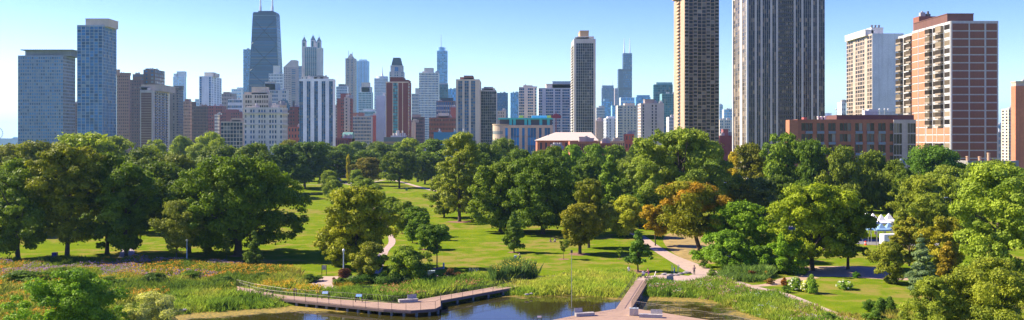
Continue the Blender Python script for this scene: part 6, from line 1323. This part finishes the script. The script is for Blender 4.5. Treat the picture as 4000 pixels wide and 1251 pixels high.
# monument
D = 560; r = empty("monument", (X(1315, D), D, 0), "green bronze standing figure on a tall stone pedestal at the avenue's end", "monument")
MB().box(-2.6, 2.6, -2.6, 2.6, 0, 1).box(-1.9, 1.9, -1.9, 1.9, 1, Z(686, D)).box(-2.2, 2.2, -2.2, 2.2, Z(686, D), Z(684, D)).build("pedestal", wall((.30, .33, .32)), r)
z0 = Z(684, D); bz = plain((.07, .22, .17), .7, .2, name="patina_bronze")
MB().lathe((0, 0, z0), [(0, .75), (.9, .62), (1.7, .5), (2.3, .62), (2.75, .5), (2.9, .2), (3.0, .17), (3.15, .27), (3.4, .28), (3.55, .14)], 10).tube([(-.5, 0, z0 + 2.6), (-.95, -.1, z0 + 1.9), (-.6, -.35, z0 + 1.5)], [.2, .16, .1], 6).tube([(.5, 0, z0 + 2.6), (.8, 0, z0 + 1.9), (.75, -.2, z0 + 1.3)], [.2, .16, .1], 6).build("figure", bz, r, smooth=True)
r, W, H, d = building("low pale underpass wall with a dark opening behind the monument", 1330, 1362, 669, 600, (.55, .50, .44), ('#', 1, 'f', 0, 0, GL_DARK), name="underpass", cat="underpass", d=8, cap=.6)
MB().box(-W / 2 + .6, W / 2 + 8, -d / 2 - .3, -d / 2 - .02, 0, Z(683, 600)).build("opening", plain((.02, .02, .03), .9, name="opening_shade"), r); MB().box(-W / 2, W / 2 + 9, -d / 2 - .6, d / 2, Z(683, 600), Z(672, 600)).build("lintel", wall((.55, .50, .44)), r)  # opening is a near-black slab painting the shade inside the underpass
D = 600; r, W, H, d = building("low dark flat-roofed park pavilion with pale arches among crowns at left", 726, 812, 551, 640, (.10, .07, .07), ('GG#GGG#GG', 1, 'f', .2, .5, GL_DARK), name="pavilion", cat="pavilion", d=10, cap=1.2)
for px in (755, 790): MB().lathe((X(px, 640) - r.location.x, -d / 2 + .2, H - 4.5), [(0, 1.6), (2, 1.6), (3, 1.1), (3.4, .3)], 12).build("arch", wall((.55, .5, .5)), r)
# tents, trailer, cars
def tent(label, cx, D, w_, col, z1=5.4, z0=4.2, n=1):
    D -= 22
    if col[0] < .5: z1, z0 = 4.2, 3.6
    r = empty("marquee_tent", (X(cx, D), D, 0), label, "tent"); m = MB()
    m.v += [(-w_ / 2, -w_ / 2, z0), (w_ / 2, -w_ / 2, z0), (w_ / 2, w_ / 2, z0), (-w_ / 2, w_ / 2, z0), (0, 0, z1 + .9), (-w_ / 4, -w_ / 4, z0 + (z1 - z0) * .38), (w_ / 4, -w_ / 4, z0 + (z1 - z0) * .38), (w_ / 4, w_ / 4, z0 + (z1 - z0) * .38), (-w_ / 4, w_ / 4, z0 + (z1 - z0) * .38)]
    for i in range(4): j = (i + 1) % 4; m.f += [(i, j, 5 + j, 5 + i), (5 + i, 5 + j, 4)]; m.r += [0., 0.]
    m.build("canopy", plain(col, .6, name="tent_fabric", var=.05), r); m = MB()
    for a in (-1, 1): m.box(-w_ / 2, w_ / 2, a * w_ / 2 - .02, a * w_ / 2 + .02, z0 - .35, z0)
    for a in (-1, 1): m.box(a * w_ / 2 - .02, a * w_ / 2 + .02, -w_ / 2 + .03, w_ / 2 - .03, z0 - .35, z0)
    m.build("valance", plain(col, .6, name="tent_fabric", var=.05), r)
    for a in (-1, 1):
        for b in (-1, 1): MB().box(a * w_ / 2 * .97 - .04, a * w_ / 2 * .97 + .04, b * w_ / 2 * .97 - .04, b * w_ / 2 * .97 + .04, 0, z0 - .02).build("pole", plain((.6, .6, .6), .4, .5, name="tent_pole"), r)
WHT = (.82, .82, .82); BLT = (.20, .34, .50)
tent("white peaked marquee tent at the back left of the event", 3410, 262, 4.2, WHT); tent("white peaked marquee tent in the middle of the event", 3442, 258, 4.2, WHT); tent("white peaked marquee tent right of the middle one", 3472, 262, 4.0, WHT); tent("white tent furthest left, half behind the large bright tree", 3385, 266, 4., WHT)
tent("blue peaked tent in front of the left white marquee", 3408, 248, 3.6, BLT); tent("blue peaked tent in front of the middle white marquee", 3442, 246, 3.6, BLT); tent("blue peaked tent at the right of the event row", 3472, 248, 3.4, BLT)
x, y = G(3484, 964); r = empty("white_trailer", (x, y, 0), "white box trailer parked right of the event tents", "trailer", None, R(8))
MB().box(-2.6, 1.6, -1.1, 1.1, .6, 3.1).build("body", plain((.78, .76, .72), .5, name="trailer_paint"), r); MB().box(-2.62, -2.55, -1.12, -1.0, .6, 3.1).box(-2.6, 1.6, -1.13, -1.11, .6, .72).build("trim", plain((.1, .15, .4), .5, name="trim_paint"), r)
for s in (-.5, .5): MB().tube([(s, -1.15, .38), (s, -.9, .38)], .38, 14).build("wheel", plain((.02, .02, .02), .8, name="rubber"), r)
def car(label, px, py, rz, col):
    x, y = G(px, py); r = empty("parked_car", (x, y, .02), label, "car", "cars on the park road", rz); bm = bmesh.new()
    prof = [(-2.2, .35), (-2.25, .7), (-2.1, .95), (-1.35, 1.0), (-.75, 1.45), (.75, 1.48), (1.55, 1.02), (2.2, .92), (2.28, .6), (2.2, .35)]
    a = [bm.verts.new((p[0], -.85 + (.14 if p[1] > 1.2 else 0), p[1])) for p in prof]; b = [bm.verts.new((p[0], .85 - (.14 if p[1] > 1.2 else 0), p[1])) for p in prof]
    bm.faces.new(a); bm.faces.new(b[::-1]); n = len(prof)
    for i in range(n): bm.faces.new((a[(i + 1) % n], a[i], b[i], b[(i + 1) % n]))
    bmesh.ops.recalc_face_normals(bm, faces=bm.faces); me = bpy.data.meshes.new("body"); bm.to_mesh(me); bm.free()
    link("body", me, plain(col, .3, .3, name="car_paint", var=.02), r)
    m = MB()
    for s in (-1, 1): m.face([(-1.2, s * .83, 1.05), (-.7, s * .73, 1.4), (.7, s * .73, 1.42), (1.35, s * .83, 1.05)])
    m.obox((1.16, 0, 1.27), (.05, 1.3, .55), ry=-.95 + 1.57 * 0).obox((-1.06, 0, 1.24), (.05, 1.3, .5), ry=.9); m.build("windows", GL_DARK, r)
    for sx in (-1.4, 1.4):
        for sy in (-1, 1): MB().tube([(sx, sy * .68, .33), (sx, sy * .88, .33)], .34, 14).build("wheel", plain((.02, .02, .02), .8, name="rubber"), r)
    for sy in (-.6, .6): MB().box(2.22, 2.3, sy - .15, sy + .15, .62, .78).build("headlight", plain((.7, .7, .7), .2, name="lamp_glass"), r)
car("silver car on the road left of the large bright tree", 3058, 918, R(8), (.50, .52, .55)); car("blue car mostly hidden behind the bright layered tree", 3008, 905, R(8), (.08, .22, .40)); car("white car glimpsed behind the orange maple", 2705, 864, R(2), (.65, .65, .65)); car("grey car behind the orange maple's trunk", 2620, 866, R(2), (.3, .32, .34)); car("pale car seen under the dark trees at the left edge", 195, 918, R(0), (.5, .42, .40))
# ------------------------------------------------------------ people
SKIN = plain((.50, .30, .21), .6, name="skin", var=.05); HAIRD = plain((.05, .03, .02), .7, name="hair")
def skin_obj(name, J, E, mat, parent, root=0):
    me = bpy.data.meshes.new(name); me.from_pydata([j[0] for j in J], E, []); me.materials.append(mat)
    o = bpy.data.objects.new(name, me); COL.objects.link(o)
    s = o.modifiers.new('skin', 'SKIN')
    for i, j in enumerate(J):
        r = j[1]; me.skin_vertices[0].data[i].radius = (r, r) if not hasattr(r, '__len__') else r
        me.skin_vertices[0].data[i].use_root = (i == root)
    s.use_smooth_shade = True; ss = o.modifiers.new('sub', 'SUBSURF'); ss.levels = 1; ss.render_levels = 1
    if parent is not None: o.parent = parent
    return o
def person(label, px, py, rz, shirt, trousers, pose='walk', hair=(.05, .03, .02), z=0., h=1.72, shorts=False, bag=None, long=False):
    x, y = G(px, py, z); r = empty("person", (x, y, z), label, "person", None, rz); k = h / 1.72
    V = lambda a, b, c: (a * k, b * k, c * k)
    # facing local -y; joints
    st = .26 if pose in ('walk', 'push') else .04
    sit = pose == 'sit'
    hipz = .92 if not sit else .16
    pel = V(0, 0, hipz); che = V(0, -.02 if pose != 'push' else -.1, hipz + .42); neck = V(0, -.02 if pose != 'push' else -.14, hipz + .56); head = V(0, -.05 if pose != 'push' else -.18, hipz + .70); top = V(0, -.03 if pose != 'push' else -.17, hipz + .79)
    J = [(pel, (.13 * k, .10 * k)), (V(0, -.01, hipz + .2), (.12 * k, .09 * k)), (che, (.15 * k, .10 * k)), (neck, .055 * k), (head, .098 * k), (top, .075 * k), (V(0, head[1] / k - .10, hipz + .68), .022 * k)]
    E = [(0, 1), (1, 2), (2, 3), (3, 4), (4, 5), (4, 6)]
    legs = []; arms = []
    for s in (-1, 1):
        i = len(J); f = -s * st
        if sit: kn, an, to = V(s * .14, -.42, .32), V(s * .16, -.72, .07), V(s * .17, -.9, .06)
        else: kn, an, to = V(s * .10, f * .5 - .03, .50), V(s * .10, f + (.05 if f > 0 else 0), .09 + (.05 if f > 0 else 0)), V(s * .11, f - .15, .035)
        J += [(V(s * .09, 0, hipz - .03), .085 * k), (kn, .058 * k), (an, .04 * k), (to, .03 * k)]; E += [(0, i), (i, i + 1), (i + 1, i + 2), (i + 2, i + 3)]; legs.append(i)
    for s in (-1, 1):
        i = len(J); sh = V(s * .19, che[1] / k, hipz + .47)
        if pose == 'push': el, wr = V(s * .22, -.30, hipz + .25), V(s * .20, -.55, hipz + .14)
        elif pose == 'phone' and s > 0: el, wr = V(s * .26, -.06, hipz + .2), V(s * .12, -.28, hipz + .42)
        elif sit: el, wr = V(s * .25, -.10, hipz + .22), V(s * .14, -.34, hipz + .22)
        else: el, wr = V(s * .25, .02 + s * st * .3, hipz + .2), V(s * .26, -.06 + s * st * .5, hipz - .03)
        hd = Vector(wr) + (Vector(wr) - Vector(el)).normalized() * .07 * k
        J += [(sh, .055 * k), (el, .042 * k), (wr, .028 * k), (tuple(hd), (.035 * k, .018 * k))]; E += [(2, i), (i, i + 1), (i + 1, i + 2), (i + 2, i + 3)]; arms.append(i)
        dr = (Vector(wr) - Vector(el)).normalized(); sd_ = dr.cross(Vector((1, 0, 0))); sd_ = sd_.normalized() if sd_.length > .1 else Vector((0, 1, 0))
        for q in range(4):
            j = len(J); off = sd_ * (q - 1.5) * .02 * k; L = (.075, .085, .08, .06)[q]
            J.append((tuple(hd + off + dr * L * .5 * k), .009 * k)); J.append((tuple(hd + off + dr * L * k + Vector((0, -.015, -.01)) * k), .008 * k)); E += [(i + 3, j), (j, j + 1)]
        j = len(J); J.append((tuple(Vector(wr) + dr * .04 * k - sd_ * .05 * k), .010 * k)); E.append((i + 2, j))
    skin_obj("body", J, E, SKIN, r)
    # shirt
    a0, a1 = arms; SJ = [(J[0][0], (.145 * k, .115 * k)), (J[1][0], (.14 * k, .105 * k)), (J[2][0], (.168 * k, .118 * k)), (tuple(Vector(neck) - Vector((0, 0, .05 * k))), .07 * k)]; SE = [(0, 1), (1, 2), (2, 3)]
    for a in arms:
        i = len(SJ); mid = Vector(J[a][0]).lerp(Vector(J[a + 1][0]), .75 if not long else 1.); SJ += [(J[a][0], .07 * k), (tuple(mid), .056 * k)]; SE += [(2, i), (i, i + 1)]
        if long: SJ.append((tuple(Vector(J[a + 1][0]).lerp(Vector(J[a + 2][0]), .9)), .042 * k)); SE.append((i + 1, i + 2))
    skin_obj("shirt", SJ, SE, plain(shirt, .85, name="cloth"), r)
    TJ = [(tuple(Vector(J[0][0]) - Vector((0, 0, 0.0))), (.15 * k, .12 * k))]; TE = []
    for l_ in legs:
        i = len(TJ); TJ += [(J[l_][0], .105 * k)]; TE.append((0, i))
        if shorts: TJ.append((tuple(Vector(J[l_][0]).lerp(Vector(J[l_ + 1][0]), .7)), .085 * k)); TE.append((i, i + 1))
        else: TJ += [(J[l_ + 1][0], .075 * k), (tuple(Vector(J[l_ + 1][0]).lerp(Vector(J[l_ + 2][0]), .93)), .058 * k)]; TE += [(i, i + 1), (i + 1, i + 2)]
    skin_obj("trousers", TJ, TE, plain(trousers, .85, name="cloth"), r)
    hv = Vector(head); skin_obj("hair", [(tuple(hv + Vector((0, .035, .04)) * k), .10 * k), (tuple(hv + Vector((0, .05, -.03)) * k), .085 * k), (tuple(hv + Vector((0, .0, .085)) * k), .075 * k)], [(0, 1), (0, 2)], plain(hair, .7, name="hair"), r)
    m = MB()
    for l_ in legs:
        a, t_ = Vector(J[l_ + 2][0]), Vector(J[l_ + 3][0]); m.tube([a + Vector((0, .05, -.03)) * k, a.lerp(t_, .5), t_ + Vector((0, -.05, 0)) * k], [.05 * k, .052 * k, .04 * k], 8)
    m.build("shoes", plain((.06, .05, .05), .6, name="shoe"), r, smooth=True)
    m = MB()
    for s in (-1, 1): m.obox(hv + Vector((s * .035, -.092, .01)) * k, (.022 * k, .012 * k, .012 * k))
    m.obox(hv + Vector((0, -.095, -.055)) * k, (.05 * k, .01 * k, .012 * k)); m.build("face_features", plain((.08, .03, .03), .6, name="eyes"), r)
    m = MB()
    for s in (-1, 1): m.obox(hv + Vector((s * .10, .0, 0)) * k, (.02 * k, .04 * k, .06 * k))
    m.build("ears", SKIN, r)
    return r
person("person in dark shirt and black trousers walking on the curving path", 2712, 1073, R(-20), (.13, .07, .09), (.012, .012, .015), 'phone', long=True)
person("woman in bright pink top and purple shorts pushing the stroller on the plaza", 2534, 1084, R(-95), (.62, .16, .16), (.25, .05, .35), 'push', (.22, .10, .04), shorts=True)
person("person in white shirt behind the reed bed left of the arching tree", 2456, 1074, R(170), (.72, .72, .74), (.45, .42, .42), 'stand', (.35, .10, .08))
person("woman in pale top pushing a stroller across the open lawn", 2031, 1017, R(-95), (.55, .42, .36), (.05, .06, .10), 'push', (.04, .03, .02))
person("child in blue standing among the reed sculptures", 2634, 1070, R(30), (.05, .30, .45), (.05, .15, .3), 'stand', h=1.3)
person("person in orange-brown walking on the far path behind the lone lawn tree", 1582, 716, R(90), (.50, .20, .10), (.05, .05, .08), 'walk')
person("person in dark clothes walking on the shaded path at left", 521, 968, R(10), (.06, .05, .06), (.03, .03, .04), 'walk')
person("person in red seated in the shade under the dark spreading tree", 2150, 946, R(15), (.40, .07, .09), (.05, .05, .08), 'sit'); person("second person in pale blue seated in the shade beside the one in red", 2168, 946, R(-20), (.35, .42, .50), (.06, .06, .1), 'sit')
def stroller(label, px, py, rz, col):
    x, y = G(px, py); r = empty("stroller", (x, y, 0), label, "stroller", None, rz)
    MB().obox((0, -.05, .55), (.48, .6, .28), rx=.25).build("seat", plain((.05, .06, .08), .8, name="cloth"), r)
    m = MB()
    pts = [[(sx, -.05 + .42 * math.cos(t), .7 + .42 * math.sin(t)) for t in (R(20), R(55), R(90), R(125))] for sx in (-.26, .26)]
    for i in range(3): m.face([pts[0][i], pts[1][i], pts[1][i + 1], pts[0][i + 1]])
    for s in (0, 1): m.face([(pts[s][0][0], -.05, .65)] + pts[s])
    m.build("hood", plain(col, .8, name="cloth"), r)
    m = MB()
    for s in (-.25, .25): m.tube([(s, -.45, .15), (s, .1, .6), (s, .48, 1.02)], .018, 5).tube([(s, .35, .15), (s, -.1, .6)], .018, 5)
    m.tube([(-.25, .48, 1.02), (.25, .48, 1.02)], .02, 5); m.build("frame", plain((.3, .3, .3), .4, .6, name="frame_metal"), r)
    for sx in (-.25, .25):
        for sy in (-.45, .35): MB().tube([(sx - .02, sy, .15), (sx + .02, sy, .15)], .15, 12).build("wheel", DARKM, r)
stroller("stroller with pale hood pushed by the woman in pink on the plaza", 2513, 1085, R(-95), (.60, .55, .55)); stroller("stroller with light blue-grey hood pushed across the open lawn", 2013, 1018, R(-95), (.45, .52, .56))
HAZE_DENSITY = 0.5e-4
hz = MB().box(-27000, 27000, -80, 31000, -4, 640)
m = bpy.data.materials.new("haze"); m.use_nodes = True; t = m.node_tree; t.nodes.remove(t.nodes["Principled BSDF"])
pv = t.nodes.new("ShaderNodeVolumePrincipled"); pv.inputs['Color'].default_value = (.42, .70, 1, 1); pv.inputs['Density'].default_value = HAZE_DENSITY; pv.inputs['Anisotropy'].default_value = .25
t.links.new(pv.outputs[0], t.nodes["Material Output"].inputs['Volume'])
tag(hz.build("haze", m), "pale blue haze over the distant city", "haze", None, 'stuff')
